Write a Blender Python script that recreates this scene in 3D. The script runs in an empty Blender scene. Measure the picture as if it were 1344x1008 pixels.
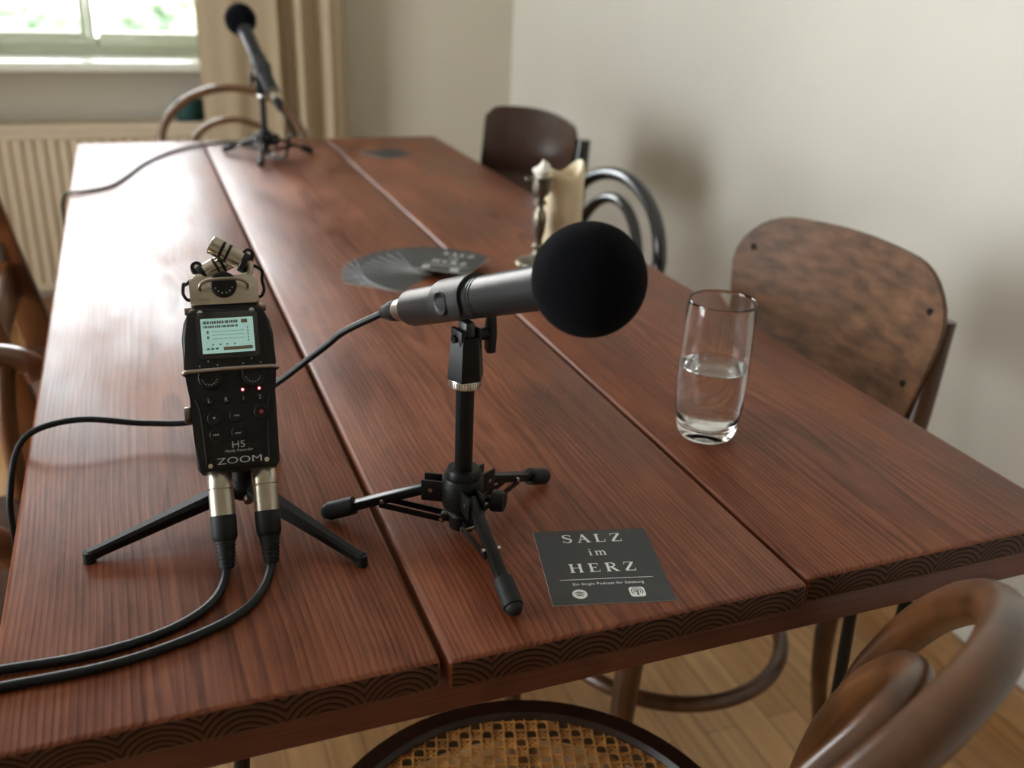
import bpy, bmesh, math, random
from mathutils import Vector, Matrix, Quaternion
random.seed(7)
V = Vector
PI = math.pi
SC = bpy.context.scene
COL = SC.collection

# ---------------------------------------------------------------- materials
def nd(nt, typ, **kw):
    n = nt.nodes.new(typ)
    for k, v in kw.items():
        if k.startswith('i_'):
            n.inputs[k[2:].replace('_', ' ')].default_value = v
        else:
            setattr(n, k, v)
    return n

def base_mat(name):
    m = bpy.data.materials.new(name)
    m.use_nodes = True
    nt = m.node_tree
    nt.nodes.clear()
    out = nd(nt, 'ShaderNodeOutputMaterial')
    b = nd(nt, 'ShaderNodeBsdfPrincipled')
    nt.links.new(b.outputs[0], out.inputs[0])
    return m, nt, b

def ramp(nt, src, stops, interp='LINEAR'):
    r = nd(nt, 'ShaderNodeValToRGB')
    r.color_ramp.interpolation = interp
    e = r.color_ramp.elements
    while len(e) < len(stops):
        e.new(0.5)
    for el, (p, c) in zip(e, stops):
        el.position = p
        el.color = (c[0], c[1], c[2], 1) if len(c) == 3 else c
    nt.links.new(src, r.inputs[0])
    return r.outputs[0]

def mat(name, col, rough=0.5, metal=0.0, var=0.12, scale=40, bump=0.05, emit=None, es=1.0, coat=0.0, sheen=0.0, sss=0.0, spec=0.5, stretch=(1, 1, 1), bdist=0.001):
    m, nt, b = base_mat(name)
    tc = nd(nt, 'ShaderNodeTexCoord')
    mp = nd(nt, 'ShaderNodeMapping')
    mp.inputs['Scale'].default_value = stretch
    nt.links.new(tc.outputs['Object'], mp.inputs[0])
    no = nd(nt, 'ShaderNodeTexNoise', i_Scale=scale, i_Detail=5.0)
    nt.links.new(mp.outputs[0], no.inputs['Vector'])
    lo = [max(0, c * (1 - var)) for c in col]
    hi = [min(1, c * (1 + var)) for c in col]
    c = ramp(nt, no.outputs[0], [(0.3, lo), (0.7, hi)])
    nt.links.new(c, b.inputs['Base Color'])
    b.inputs['Roughness'].default_value = rough
    b.inputs['Metallic'].default_value = metal
    b.inputs['Coat Weight'].default_value = coat
    b.inputs['Coat Roughness'].default_value = 0.15
    b.inputs['Sheen Weight'].default_value = sheen
    b.inputs['Specular IOR Level'].default_value = spec
    if sss:
        b.inputs['Subsurface Weight'].default_value = sss
        b.inputs['Subsurface Radius'].default_value = (0.012, 0.008, 0.004)
    if bump:
        bp = nd(nt, 'ShaderNodeBump', i_Strength=bump, i_Distance=bdist)
        nt.links.new(no.outputs[0], bp.inputs['Height'])
        nt.links.new(bp.outputs[0], b.inputs['Normal'])
    if emit:
        b.inputs['Emission Color'].default_value = (*emit, 1)
        b.inputs['Emission Strength'].default_value = es
    return m

def wood_mat(name, dark, mid, light, ring=0.006, axis='Y', rough=0.35, center=(0.0, -0.09), wob=0.02, knots=0.0, bump=0.15, rvar=0.15, endgrain=False, spec=.5):
    """growth rings about an axis running along the board: straight grain on the face, arcs on the end grain"""
    m, nt, b = base_mat(name)
    L = nt.links.new
    tc = nd(nt, 'ShaderNodeTexCoord')
    oi = nd(nt, 'ShaderNodeObjectInfo')
    off = nd(nt, 'ShaderNodeVectorMath', operation='SCALE')
    comb = nd(nt, 'ShaderNodeCombineXYZ')
    for i in range(3):
        comb.inputs[i].default_value = (0.0, 7.3, 0.0)[i]
    L(comb.outputs[0], off.inputs[0])
    L(oi.outputs['Random'], off.inputs['Scale'])
    add = nd(nt, 'ShaderNodeVectorMath', operation='ADD')
    L(tc.outputs['Object'], add.inputs[0])
    L(off.outputs[0], add.inputs[1])
    src = add.outputs[0]
    if axis == 'Z':
        sw = nd(nt, 'ShaderNodeSeparateXYZ'); cw = nd(nt, 'ShaderNodeCombineXYZ')
        L(src, sw.inputs[0]); L(sw.outputs[0], cw.inputs[0]); L(sw.outputs[2], cw.inputs[1]); L(sw.outputs[1], cw.inputs[2])
        src = cw.outputs[0]
    if axis == 'X':
        sw = nd(nt, 'ShaderNodeSeparateXYZ'); cw = nd(nt, 'ShaderNodeCombineXYZ')
        L(src, sw.inputs[0]); L(sw.outputs[1], cw.inputs[0]); L(sw.outputs[0], cw.inputs[1]); L(sw.outputs[2], cw.inputs[2])
        src = cw.outputs[0]
    # slow wander of the pith along the board
    mp = nd(nt, 'ShaderNodeMapping'); mp.inputs['Scale'].default_value = (4, 1.3, 4)
    L(src, mp.inputs[0])
    n1 = nd(nt, 'ShaderNodeTexNoise', i_Scale=1.0, i_Detail=3.0)
    L(mp.outputs[0], n1.inputs['Vector'])
    w = nd(nt, 'ShaderNodeVectorMath', operation='MULTIPLY_ADD')
    w.inputs[1].default_value = (wob * 5, 0, wob * 5)
    L(n1.outputs['Color'], w.inputs[0]); L(src, w.inputs[2])
    # knots pull the rings
    vk = nd(nt, 'ShaderNodeTexVoronoi', i_Scale=1.0)
    mk = nd(nt, 'ShaderNodeMapping'); mk.inputs['Scale'].default_value = (4.2, 3.6, 0.01)
    L(src, mk.inputs[0]); L(mk.outputs[0], vk.inputs['Vector'])
    kd = ramp(nt, vk.outputs['Distance'], [(0.0, (1, 1, 1)), (0.08, (.85, .85, .85)), (0.13, (.25, .25, .25)), (0.3, (0, 0, 0))])
    sp = nd(nt, 'ShaderNodeSeparateXYZ'); L(w.outputs[0], sp.inputs[0])
    ax = nd(nt, 'ShaderNodeMath', operation='SUBTRACT'); ax.inputs[1].default_value = center[0] + wob * 2.5
    az = nd(nt, 'ShaderNodeMath', operation='SUBTRACT'); az.inputs[1].default_value = center[1] + wob * 2.5
    if endgrain:            # narrow glued staves, each with arcs of its own
        pg = nd(nt, 'ShaderNodeMath', operation='PINGPONG'); pg.inputs[1].default_value = .052
        L(sp.outputs[0], pg.inputs[0]); L(pg.outputs[0], ax.inputs[0])
    else:
        L(sp.outputs[0], ax.inputs[0])
    L(sp.outputs[2], az.inputs[0])
    cv = nd(nt, 'ShaderNodeCombineXYZ'); L(ax.outputs[0], cv.inputs[0]); L(az.outputs[0], cv.inputs[2])
    ln = nd(nt, 'ShaderNodeVectorMath', operation='LENGTH'); L(cv.outputs[0], ln.inputs[0])
    kk = nd(nt, 'ShaderNodeMath', operation='MULTIPLY_ADD'); kk.inputs[1].default_value = 0.012 * knots
    L(kd, kk.inputs[0]); L(ln.outputs['Value'], kk.inputs[2])
    fr = nd(nt, 'ShaderNodeMath', operation='DIVIDE'); fr.inputs[1].default_value = ring
    L(kk.outputs[0], fr.inputs[0])
    fc = nd(nt, 'ShaderNodeMath', operation='FRACT'); L(fr.outputs[0], fc.inputs[0])
    ringc = ramp(nt, fc.outputs[0], [(0.0, (.15, .15, .15)), (0.12, (.8, .8, .8)), (0.65, (.55, .55, .55)), (1.0, (.15, .15, .15))])
    # fine fibre
    mf = nd(nt, 'ShaderNodeMapping'); mf.inputs['Scale'].default_value = (420, 9, 420)
    L(src, mf.inputs[0])
    nf = nd(nt, 'ShaderNodeTexNoise', i_Scale=1.0, i_Detail=3.0); L(mf.outputs[0], nf.inputs['Vector'])
    # broad patches
    mb = nd(nt, 'ShaderNodeMapping'); mb.inputs['Scale'].default_value = (9, 3, 9)
    L(src, mb.inputs[0])
    nb = nd(nt, 'ShaderNodeTexNoise', i_Scale=1.0, i_Detail=6.0, i_Roughness=0.65); L(mb.outputs[0], nb.inputs['Vector'])
    def mixf(a, b_, f, op='MIX'):
        x = nd(nt, 'ShaderNodeMix', data_type='RGBA', blend_type=op)
        x.inputs[0].default_value = f
        L(a, x.inputs[6]); L(b_, x.inputs[7]); return x.outputs[2]
    g = mixf(ringc, nf.outputs[0], 0.1 if endgrain else 0.62)
    g = mixf(g, nb.outputs[0], 0.2 if endgrain else 0.55)
    hb = mixf(nf.outputs[0], ringc, 0.25)
    hb = mixf(hb, nb.outputs[0], 0.35)
    L(ramp(nt, g, [(.3, (spec * .45,) * 3), (.62, (spec * 1.25,) * 3)]), b.inputs['Specular IOR Level'])
    col = ramp(nt, g, [(0.30, dark), (0.48, mid), (0.68, light)])
    if knots:
        kr = ramp(nt, vk.outputs['Distance'], [(0.0, (.10, .08, .08)), (0.035, (.28, .22, .22)), (0.07, (.75, .7, .7)), (0.15, (1, 1, 1))])
        col = mixf(col, kr, 1.0, 'MULTIPLY')
        mq = nd(nt, 'ShaderNodeMapping'); mq.inputs['Scale'].default_value = (30, 9, 1)
        L(src, mq.inputs[0])
        nq = nd(nt, 'ShaderNodeTexNoise', i_Scale=1.0, i_Detail=4.0, i_Roughness=0.7); L(mq.outputs[0], nq.inputs['Vector'])
        st = ramp(nt, nq.outputs[0], [(0.22, (.40, .34, .34)), (0.46, (1, 1, 1))])
        col = mixf(col, st, 0.7, 'MULTIPLY')
    L(col, b.inputs['Base Color'])
    rr = ramp(nt, nb.outputs[0], [(0.3, (rough - rvar * .3,) * 3), (0.7, (rough + rvar,) * 3)])
    L(rr, b.inputs['Roughness'])
    bp = nd(nt, 'ShaderNodeBump', i_Strength=bump, i_Distance=0.0008)
    L(hb, bp.inputs['Height']); L(bp.outputs[0], b.inputs['Normal'])
    return m

M = {}
M['table'] = wood_mat('stained_table_wood', (.034, .0072, .0026), (.140, .033, .0092), (.29, .084, .022), ring=.0034, rough=.37, knots=1.0, bump=.4, rvar=.2, wob=.006, spec=.42)
M['table_end'] = wood_mat('table_end_grain', (.006, .0025, .0015), (.035, .011, .006), (.085, .030, .014), ring=.0046, center=(.012, -.022), rough=.45, wob=.006, bump=.2, endgrain=True, spec=.3)
M['rail'] = wood_mat('table_rail_wood', (.06, .014, .008), (.10, .025, .014), (.16, .04, .02), ring=.008, axis='X', rough=.4)
M['ply'] = mat('worn_plywood', (.125, .060, .028), rough=.5, var=.5, scale=26, bump=.06, stretch=(1, 1, 2.6), spec=.35)
M['plydark'] = mat('dark_gloss_plywood', (.030, .013, .009), rough=.22, var=.4, scale=20, bump=.04, coat=.9, stretch=(2.5, 2.5, .4), bdist=.004)
M['bent'] = mat('bentwood_brown', (.075, .029, .010), rough=.30, var=.55, scale=22, bump=.03, coat=.12, stretch=(1, 1, .35))
M['bentlight'] = mat('bentwood_light_brown', (.13, .062, .030), rough=.26, var=.3, scale=22, bump=.03, coat=.4)
M['armwood'] = mat('arm_chair_wood', (.13, .045, .014), rough=.3, var=.55, scale=14, bump=.03, coat=.25, stretch=(1, 1, .3))
M['seatshade'] = mat('shaded_seat_ring', (.022, .009, .005), rough=.3, var=.3)  # brown chair wood, dimness under the table put into its colour
M['blackwood'] = mat('black_lacquered_wood', (.006, .007, .008), rough=.18, coat=.5)
M['black'] = mat('black_plastic', (.006, .006, .006), rough=.42, spec=.28)
M['blackmetal'] = mat('black_powder_coat', (.005, .0055, .006), rough=.3, bump=.02, spec=.28)
M['rubber'] = mat('black_rubber', (.009, .0095, .010), rough=.6, spec=.28)
M['foam'] = mat('black_foam', (.0035, .0038, .0055), rough=1.0, scale=900, bump=.9, var=.5, sheen=.015, spec=.06, bdist=.0012)
M['barrel'] = mat('dark_grey_mic_metal', (.022, .024, .025), rough=.36, metal=.35, bump=.03, scale=400)
M['clip'] = mat('grey_clip_rubber', (.016, .017, .018), rough=.45)
M['chrome'] = mat('satin_silver', (.62, .60, .55), rough=.25, metal=1.0)
M['champagne'] = mat('champagne_nickel', (.48, .44, .36), rough=.34, metal=1.0, bump=.02)
M['capsule'] = mat('mic_capsule_metal', (.46, .42, .35), rough=.16, metal=1.0)
M['bronze'] = mat('bar_metal', (.30, .255, .22), rough=.3, metal=1.0)
M['body'] = mat('recorder_black', (.0055, .005, .005), rough=.48, scale=900, bump=.08, spec=.28)
M['white'] = mat('printed_white', (.75, .75, .73), rough=.6, var=.03)
M['greyprint'] = mat('printed_grey', (.45, .45, .45), rough=.5, var=.03)
M['card'] = mat('dark_card_stock', (.034, .037, .039), rough=.5, spec=.32, var=.06, scale=200, bump=.03)
M['cardedge'] = mat('card_edge_paper', (.55, .56, .56), rough=.6)
M['screen'] = mat('lcd_screen', (.35, .58, .54), rough=.25, emit=(.50, .80, .73), es=.32, var=.02)
M['screenink'] = mat('lcd_dark_ink', (.10, .13, .11), rough=.3)
M['screenbar'] = mat('lcd_brown_bar', (.22, .17, .12), rough=.3)
M['red_led'] = mat('red_led', (.9, .1, .1), rough=.3, emit=(1.0, .10, .12), es=9.0)
M['redmark'] = mat('red_mark', (.35, .02, .03), rough=.4)
M['cable'] = mat('cable_jacket', (.006, .008, .0085), rough=.42, bump=.02, spec=.28)
M['wax'] = mat('ivory_wax', (.74, .62, .42), rough=.5, sss=.35, var=.06, scale=20)
M['waxwhite'] = mat('white_wax', (.78, .74, .64), rough=.45, sss=.3, var=.05)
M['pewter'] = mat('tarnished_pewter', (.20, .18, .14), rough=.35, metal=1.0, var=.3, scale=60)
M['radiator'] = mat('cream_radiator_enamel', (.62, .52, .38), rough=.45, var=.03)
M['greyslot'] = mat('dark_slot', (.05, .045, .04), rough=.8)
M['armseat'] = mat('arm_chair_seat_wood', (.08, .03, .012), rough=.75, var=.4, scale=14, spec=.15)
M['frame'] = mat('pale_window_paint', (.62, .66, .52), rough=.4, var=.03)
M['sill'] = mat('white_sill_paint', (.80, .82, .72), rough=.35, var=.02)
M['curtain'] = mat('tan_curtain_cloth', (.40, .31, .20), rough=.9, var=.06, scale=300, sheen=.1)
M['green'] = mat('dark_green_cloth', (.004, .045, .038), rough=.7)
M['seatply'] = M['ply']
M['cane'] = mat('woven_cane', (.58, .28, .08), rough=.45, var=.35, scale=60)
M['steel'] = mat('bright_steel', (.7, .7, .7), rough=.2, metal=1.0)
M['trim'] = mat('oak_baseboard', (.36, .20, .085), rough=.4, var=.15, stretch=(8, 1, 8), scale=12)
M['screw'] = mat('dark_screw', (.03, .025, .022), rough=.35, metal=.8)

def wall_mat(name, col):
    m, nt, b = base_mat(name)
    tc = nd(nt, 'ShaderNodeTexCoord')
    n = nd(nt, 'ShaderNodeTexNoise', i_Scale=90.0, i_Detail=4.0)
    n2 = nd(nt, 'ShaderNodeTexNoise', i_Scale=2.0, i_Detail=3.0)
    nt.links.new(tc.outputs['Object'], n.inputs['Vector'])
    nt.links.new(tc.outputs['Object'], n2.inputs['Vector'])
    c = ramp(nt, n2.outputs[0], [(0.3, [x * .97 for x in col]), (0.7, [min(1, x * 1.02) for x in col])])
    nt.links.new(c, b.inputs['Base Color'])
    b.inputs['Roughness'].default_value = .85
    bp = nd(nt, 'ShaderNodeBump', i_Strength=.12, i_Distance=.002)
    nt.links.new(n.outputs[0], bp.inputs['Height'])
    nt.links.new(bp.outputs[0], b.inputs['Normal'])
    return m
M['wall'] = wall_mat('warm_white_plaster', (.68, .655, .585))
M['wall_back'] = wall_mat('beige_white_plaster', (.58, .53, .43))
M['ceiling'] = wall_mat('white_ceiling', (.80, .79, .75))

def floor_mat():
    m, nt, b = base_mat('oak_parquet')
    L = nt.links.new
    tc = nd(nt, 'ShaderNodeTexCoord')
    mp = nd(nt, 'ShaderNodeMapping')
    mp.inputs['Rotation'].default_value = (0, 0, PI / 2)
    L(tc.outputs['Object'], mp.inputs[0])
    br = nd(nt, 'ShaderNodeTexBrick', i_Scale=1.0)
    br.offset = .37
    br.inputs['Brick Width'].default_value = .52
    br.inputs['Row Height'].default_value = .062
    br.inputs['Mortar Size'].default_value = .0009
    br.inputs['Mortar Smooth'].default_value = .3
    br.inputs['Color1'].default_value = (.52, .30, .125, 1)
    br.inputs['Color2'].default_value = (.38, .20, .078, 1)
    br.inputs['Mortar'].default_value = (.10, .05, .02, 1)
    L(mp.outputs[0], br.inputs['Vector'])
    mg = nd(nt, 'ShaderNodeMapping'); mg.inputs['Scale'].default_value = (70, 3, 1)
    L(tc.outputs['Object'], mg.inputs[0])
    n = nd(nt, 'ShaderNodeTexNoise', i_Scale=1.0, i_Detail=6.0)
    L(mg.outputs[0], n.inputs['Vector'])
    g = ramp(nt, n.outputs[0], [(.3, (.72, .70, .68)), (.65, (1.1, 1.1, 1.1))])
    mx = nd(nt, 'ShaderNodeMix', data_type='RGBA', blend_type='MULTIPLY'); mx.inputs[0].default_value = 1
    L(br.outputs['Color'], mx.inputs[6]); L(g, mx.inputs[7])
    L(mx.outputs[2], b.inputs['Base Color'])
    b.inputs['Roughness'].default_value = .38
    bp = nd(nt, 'ShaderNodeBump', i_Strength=.2, i_Distance=.001)
    L(br.outputs['Fac'], bp.inputs['Height']); bp.invert = True
    L(bp.outputs[0], b.inputs['Normal'])
    return m
M['floor'] = floor_mat()

def glass_mat(name, ior, tint=(1, 1, 1)):
    m, nt, b = base_mat(name)
    b.inputs['Base Color'].default_value = (*tint, 1)
    b.inputs['Roughness'].default_value = 0.0
    b.inputs['IOR'].default_value = ior
    b.inputs['Transmission Weight'].default_value = 1.0
    return m
M['glass'] = glass_mat('clear_glass', 1.5, (.99, 1, .995))
M['water'] = glass_mat('clear_water', 1.33)

def pane_mat():
    m = bpy.data.materials.new('window_pane_glass'); m.use_nodes = True
    nt = m.node_tree; nt.nodes.clear()
    o = nd(nt, 'ShaderNodeOutputMaterial'); t = nd(nt, 'ShaderNodeBsdfTransparent'); g = nd(nt, 'ShaderNodeBsdfGlossy')
    g.inputs['Roughness'].default_value = 0.0
    f = nd(nt, 'ShaderNodeFresnel'); f.inputs[0].default_value = 1.45
    n = nd(nt, 'ShaderNodeTexNoise', i_Scale=2.0)
    bp = nd(nt, 'ShaderNodeBump', i_Strength=.004); nt.links.new(n.outputs[0], bp.inputs['Height']); nt.links.new(bp.outputs[0], g.inputs['Normal'])
    x = nd(nt, 'ShaderNodeMixShader')
    nt.links.new(f.outputs[0], x.inputs[0]); nt.links.new(t.outputs[0], x.inputs[1]); nt.links.new(g.outputs[0], x.inputs[2])
    nt.links.new(x.outputs[0], o.inputs[0])
    return m
M['pane'] = pane_mat()

# ---------------------------------------------------------------- geometry helpers
def basis(d, up=V((0, 0, 1))):
    """rotation whose Z axis is d"""
    d = V(d).normalized()
    return d.to_track_quat('Z', 'Y').to_matrix().to_4x4()

class MB:
    def __init__(s):
        s.bm = bmesh.new()
    def _new(s, fn):
        fn(); return s
    def box(s, c, size, rot=None, bev=0.0, seg=2):
        m = Matrix.Translation(V(c)) @ (rot.to_4x4() if rot else Matrix.Identity(4)) @ Matrix.Diagonal((*size, 1))
        r = bmesh.ops.create_cube(s.bm, size=1.0, matrix=m)
        if bev:
            ed = list({e for v in r['verts'] for e in v.link_edges})
            bmesh.ops.bevel(s.bm, geom=ed, offset=bev, segments=seg, profile=.5, affect='EDGES')
        return s
    def cyl(s, a, b, r0, r1=None, seg=24, bev=0.0):
        a, b = V(a), V(b); r1 = r0 if r1 is None else r1
        if bev:
            h = (b - a).length
            return s.lathe([(0, 0), (r0 - bev, 0), (r0 - bev * .3, bev * .3), (r0, bev), (r1, h - bev), (r1 - bev * .3, h - bev * .3), (r1 - bev, h), (0, h)], Matrix.Translation(a) @ basis(b - a), seg)
        m = Matrix.Translation((a + b) / 2) @ basis(b - a)
        bmesh.ops.create_cone(s.bm, cap_ends=True, segments=seg, radius1=r0, radius2=r1, depth=(b - a).length, matrix=m)
        return s
    def sph(s, c, r, scl=(1, 1, 1), seg=32, rot=None):
        m = Matrix.Translation(V(c)) @ (rot.to_4x4() if rot else Matrix.Identity(4)) @ Matrix.Diagonal((*scl, 1))
        bmesh.ops.create_uvsphere(s.bm, u_segments=seg, v_segments=seg // 2, radius=r, matrix=m)
        return s
    def lathe(s, prof, m=None, seg=48):
        m = m or Matrix.Identity(4)
        rings = []
        for r, z in prof:
            if r < 1e-7:
                rings.append([s.bm.verts.new(m @ V((0, 0, z)))])
            else:
                rings.append([s.bm.verts.new(m @ V((r * math.cos(2 * PI * i / seg), r * math.sin(2 * PI * i / seg), z))) for i in range(seg)])
        for A, B in zip(rings, rings[1:]):
            if len(A) == 1 and len(B) == 1: continue
            for i in range(seg):
                j = (i + 1) % seg
                if len(A) == 1: s.bm.faces.new((A[0], B[j], B[i]))
                elif len(B) == 1: s.bm.faces.new((A[i], A[j], B[0]))
                else: s.bm.faces.new((A[i], A[j], B[j], B[i]))
        return s
    def tube(s, pts, r, seg=12, closed=False, sub=6, squash=1.0, upv=None, caps=True):
        pts = [V(p) for p in pts]
        P = catmull(pts, sub, closed) if sub > 1 else pts
        n = len(P)
        rr = r if callable(r) else (lambda t: r)
        rings = []
        up = V(upv) if upv else None
        prev = None
        for i, p in enumerate(P):
            if closed: t = P[(i + 1) % n] - P[i - 1]
            else: t = P[min(i + 1, n - 1)] - P[max(i - 1, 0)]
            t.normalize()
            if up is not None:
                x = up.cross(t)
                if x.length < 1e-5: x = prev or V((1, 0, 0))
                x.normalize()
            elif prev is None:
                x = t.orthogonal().normalized()
            else:
                x = (prev - t * prev.dot(t)).normalized()
            prev = x.copy(); y = t.cross(x)
            R = rr(i / (n - 1 if not closed else n))
            rings.append([s.bm.verts.new(p + x * (R * math.cos(2 * PI * k / seg)) + y * (R * squash * math.sin(2 * PI * k / seg))) for k in range(seg)])
        m = n if closed else n - 1
        for i in range(m):
            A, B = rings[i], rings[(i + 1) % n]
            sh = 0
            if closed and i == n - 1:
                sh = min(range(seg), key=lambda q: (A[0].co - B[q].co).length)
            for k in range(seg):
                l = (k + 1) % seg
                s.bm.faces.new((A[k], A[l], B[(l + sh) % seg], B[(k + sh) % seg]))
        if not closed and caps:
            s.bm.faces.new(rings[0][::-1]); s.bm.faces.new(rings[-1])
        return s
    def sweep(s, path, section, frames):
        """section (list of (u,v)) carried along path points with frames [(U,Vv)]"""
        rings = []
        for p, (U, W) in zip(path, frames):
            rings.append([s.bm.verts.new(V(p) + V(U) * a + V(W) * b) for a, b in section])
        n = len(section)
        for A, B in zip(rings, rings[1:]):
            for k in range(n):
                l = (k + 1) % n
                s.bm.faces.new((A[k], A[l], B[l], B[k]))
        s.bm.faces.new(rings[0][::-1]); s.bm.faces.new(rings[-1])
        return s
    def prism(s, outline, z0, z1, m=None, bev=0.0, seg=2):
        m = m or Matrix.Identity(4)
        lo = [s.bm.verts.new(m @ V((x, y, z0))) for x, y in outline]
        hi = [s.bm.verts.new(m @ V((x, y, z1))) for x, y in outline]
        n = len(outline)
        fs = [s.bm.faces.new(lo[::-1]), s.bm.faces.new(hi)]
        for i in range(n):
            j = (i + 1) % n
            fs.append(s.bm.faces.new((lo[i], lo[j], hi[j], hi[i])))
        if bev:
            ed = list({e for f in fs[:2] for e in f.edges})
            bmesh.ops.bevel(s.bm, geom=ed, offset=bev, segments=seg, profile=.5, affect='EDGES')
        return s
    def add(s, other_bm, m):
        me = bpy.data.meshes.new('t'); other_bm.to_mesh(me); me.transform(m); s.bm.from_mesh(me); bpy.data.meshes.remove(me)
        return s
    def build(s, name, m, parent=None, sharp=35, label=None):
        bmesh.ops.recalc_face_normals(s.bm, faces=s.bm.faces[:])
        me = bpy.data.meshes.new(name)
        s.bm.to_mesh(me); s.bm.free()
        me.materials.append(m)
        for p in me.polygons: p.use_smooth = True
        me.set_sharp_from_angle(angle=math.radians(sharp))
        o = bpy.data.objects.new(name, me)
        COL.objects.link(o)
        if parent: o.parent = parent
        if label: o['label'] = label
        return o

def catmull(pts, sub, closed=False):
    n = len(pts); out = []
    rng = range(n if closed else n - 1)
    for i in rng:
        if closed: p0, p1, p2, p3 = pts[i - 1], pts[i], pts[(i + 1) % n], pts[(i + 2) % n]
        else:
            p1, p2 = pts[i], pts[i + 1]
            p0 = pts[i - 1] if i > 0 else p1 * 2 - p2
            p3 = pts[i + 2] if i + 2 < n else p2 * 2 - p1
        for k in range(sub):
            t = k / sub
            out.append(.5 * ((2 * p1) + (p2 - p0) * t + (2 * p0 - 5 * p1 + 4 * p2 - p3) * t * t + (3 * p1 - p0 - 3 * p2 + p3) * t ** 3))
    if not closed: out.append(pts[-1].copy())
    return out

def thing(name, label, cat, loc=(0, 0, 0), rot=None, group=None):
    o = bpy.data.objects.new(name, None)
    COL.objects.link(o)
    m = Matrix.Translation(V(loc))
    if rot is not None: m = m @ rot.to_4x4()
    o.matrix_world = m
    o.empty_display_size = .02
    tag(o, label, cat, group)
    return o
def tag(o, label, cat, group=None, kind=None):
    o['label'] = label; o['category'] = cat
    if group: o['group'] = group
    if kind: o['kind'] = kind
    return o
def struct(o, label=None):
    o['kind'] = 'structure'
    if label: o['label'] = label
    return o
def rz(deg): return Matrix.Rotation(math.radians(deg), 4, 'Z')
def rx(deg): return Matrix.Rotation(math.radians(deg), 4, 'X')
def ry(deg): return Matrix.Rotation(math.radians(deg), 4, 'Y')
def rrect(w, h, r, n=5, r2=None):
    """rounded rectangle outline centred at 0; r bottom corners, r2 top corners"""
    r2 = r if r2 is None else r2
    pts = []
    for cx, cy, a0, q in ((w / 2, h / 2, 0, r2), (-w / 2, h / 2, 90, r2), (-w / 2, -h / 2, 180, r), (w / 2, -h / 2, 270, r)):
        for k in range(n + 1):
            a = math.radians(a0 + 90 * k / n)
            pts.append((cx - math.copysign(q, cx) + q * math.cos(a), cy - math.copysign(q, cy) + q * math.sin(a)))
    return pts
def text_bm(txt, size, m, depth=.00012, spacing=1.0, sx=1.0):
    c = bpy.data.curves.new('t', 'FONT'); c.body = txt; c.size = size; c.align_x = 'CENTER'; c.align_y = 'CENTER'
    c.extrude = depth / 2; c.space_character = spacing; c.resolution_u = 3
    o = bpy.data.objects.new('t', c)
    me = bpy.data.meshes.new_from_object(o)
    bm = bmesh.new(); me.transform(m @ Matrix.Diagonal((sx, 1, 1, 1))); bm.from_mesh(me)
    bpy.data.objects.remove(o); bpy.data.curves.remove(c); bpy.data.meshes.remove(me)
    return bm

# ---------------------------------------------------------------- room
X0, X1, Y0, Y1, H = -2.6, 1.35, -2.2, 3.50, 2.65
T = .25
struct(MB().box(((X0 + X1) / 2, (Y0 + Y1) / 2, -.05), (X1 - X0 + 2 * T, Y1 - Y0 + 2 * T, .1)).build('floor', M['floor']), 'oak parquet floor under the long table')
struct(MB().box(((X0 + X1) / 2, (Y0 + Y1) / 2, H + .05), (X1 - X0 + 2 * T, Y1 - Y0 + 2 * T, .1)).build('ceiling', M['ceiling']))
struct(MB().box((X1 + T / 2, (Y0 + Y1) / 2, H / 2), (T, Y1 - Y0 + 2 * T, H)).build('wall_right', M['wall']), 'bare off-white wall along the right side')
struct(MB().box(((X0 + X1) / 2, Y0 - T / 2, H / 2), (X1 - X0, T, H)).build('wall_front', M['wall']))
def holed_wall(name, axis, c, a0, a1, holes, m):
    """wall slab with rectangular openings; axis 'y' = spans x, 'x' = spans y"""
    mb = MB(); cuts = sorted({a0, a1, *[h[0] for h in holes], *[h[1] for h in holes]})
    for p, q in zip(cuts, cuts[1:]):
        mid = (p + q) / 2; z = 0
        for h in holes:
            if h[0] < mid < h[1]:
                for lo, hi in ((0, h[2]), (h[3], H)):
                    s_, c_ = (q - p, T, hi - lo), (mid, c, (lo + hi) / 2)
                    if axis == 'x': s_, c_ = (T, q - p, hi - lo), (c, mid, (lo + hi) / 2)
                    mb.box(c_, s_)
                break
        else:
            s_, c_ = (q - p, T, H), (mid, c, H / 2)
            if axis == 'x': s_, c_ = (T, q - p, H), (c, mid, H / 2)
            mb.box(c_, s_)
    bmesh.ops.remove_doubles(mb.bm, verts=mb.bm.verts[:], dist=1e-5)
    return struct(mb.build(name, m))
WX0, WX1, WZ0, WZ1 = -1.30, .34, .845, 2.30
holed_wall('wall_back', 'y', Y1 + T / 2, X0 - T, X1 + T, [(WX0, WX1, WZ0, WZ1)], M['wall_back'])
LY0, LY1 = .55, 2.1
holed_wall('wall_left', 'x', X0 - T / 2, Y0 - T, Y1, [(LY0, LY1, .06, 2.3)], M['wall'])

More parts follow.
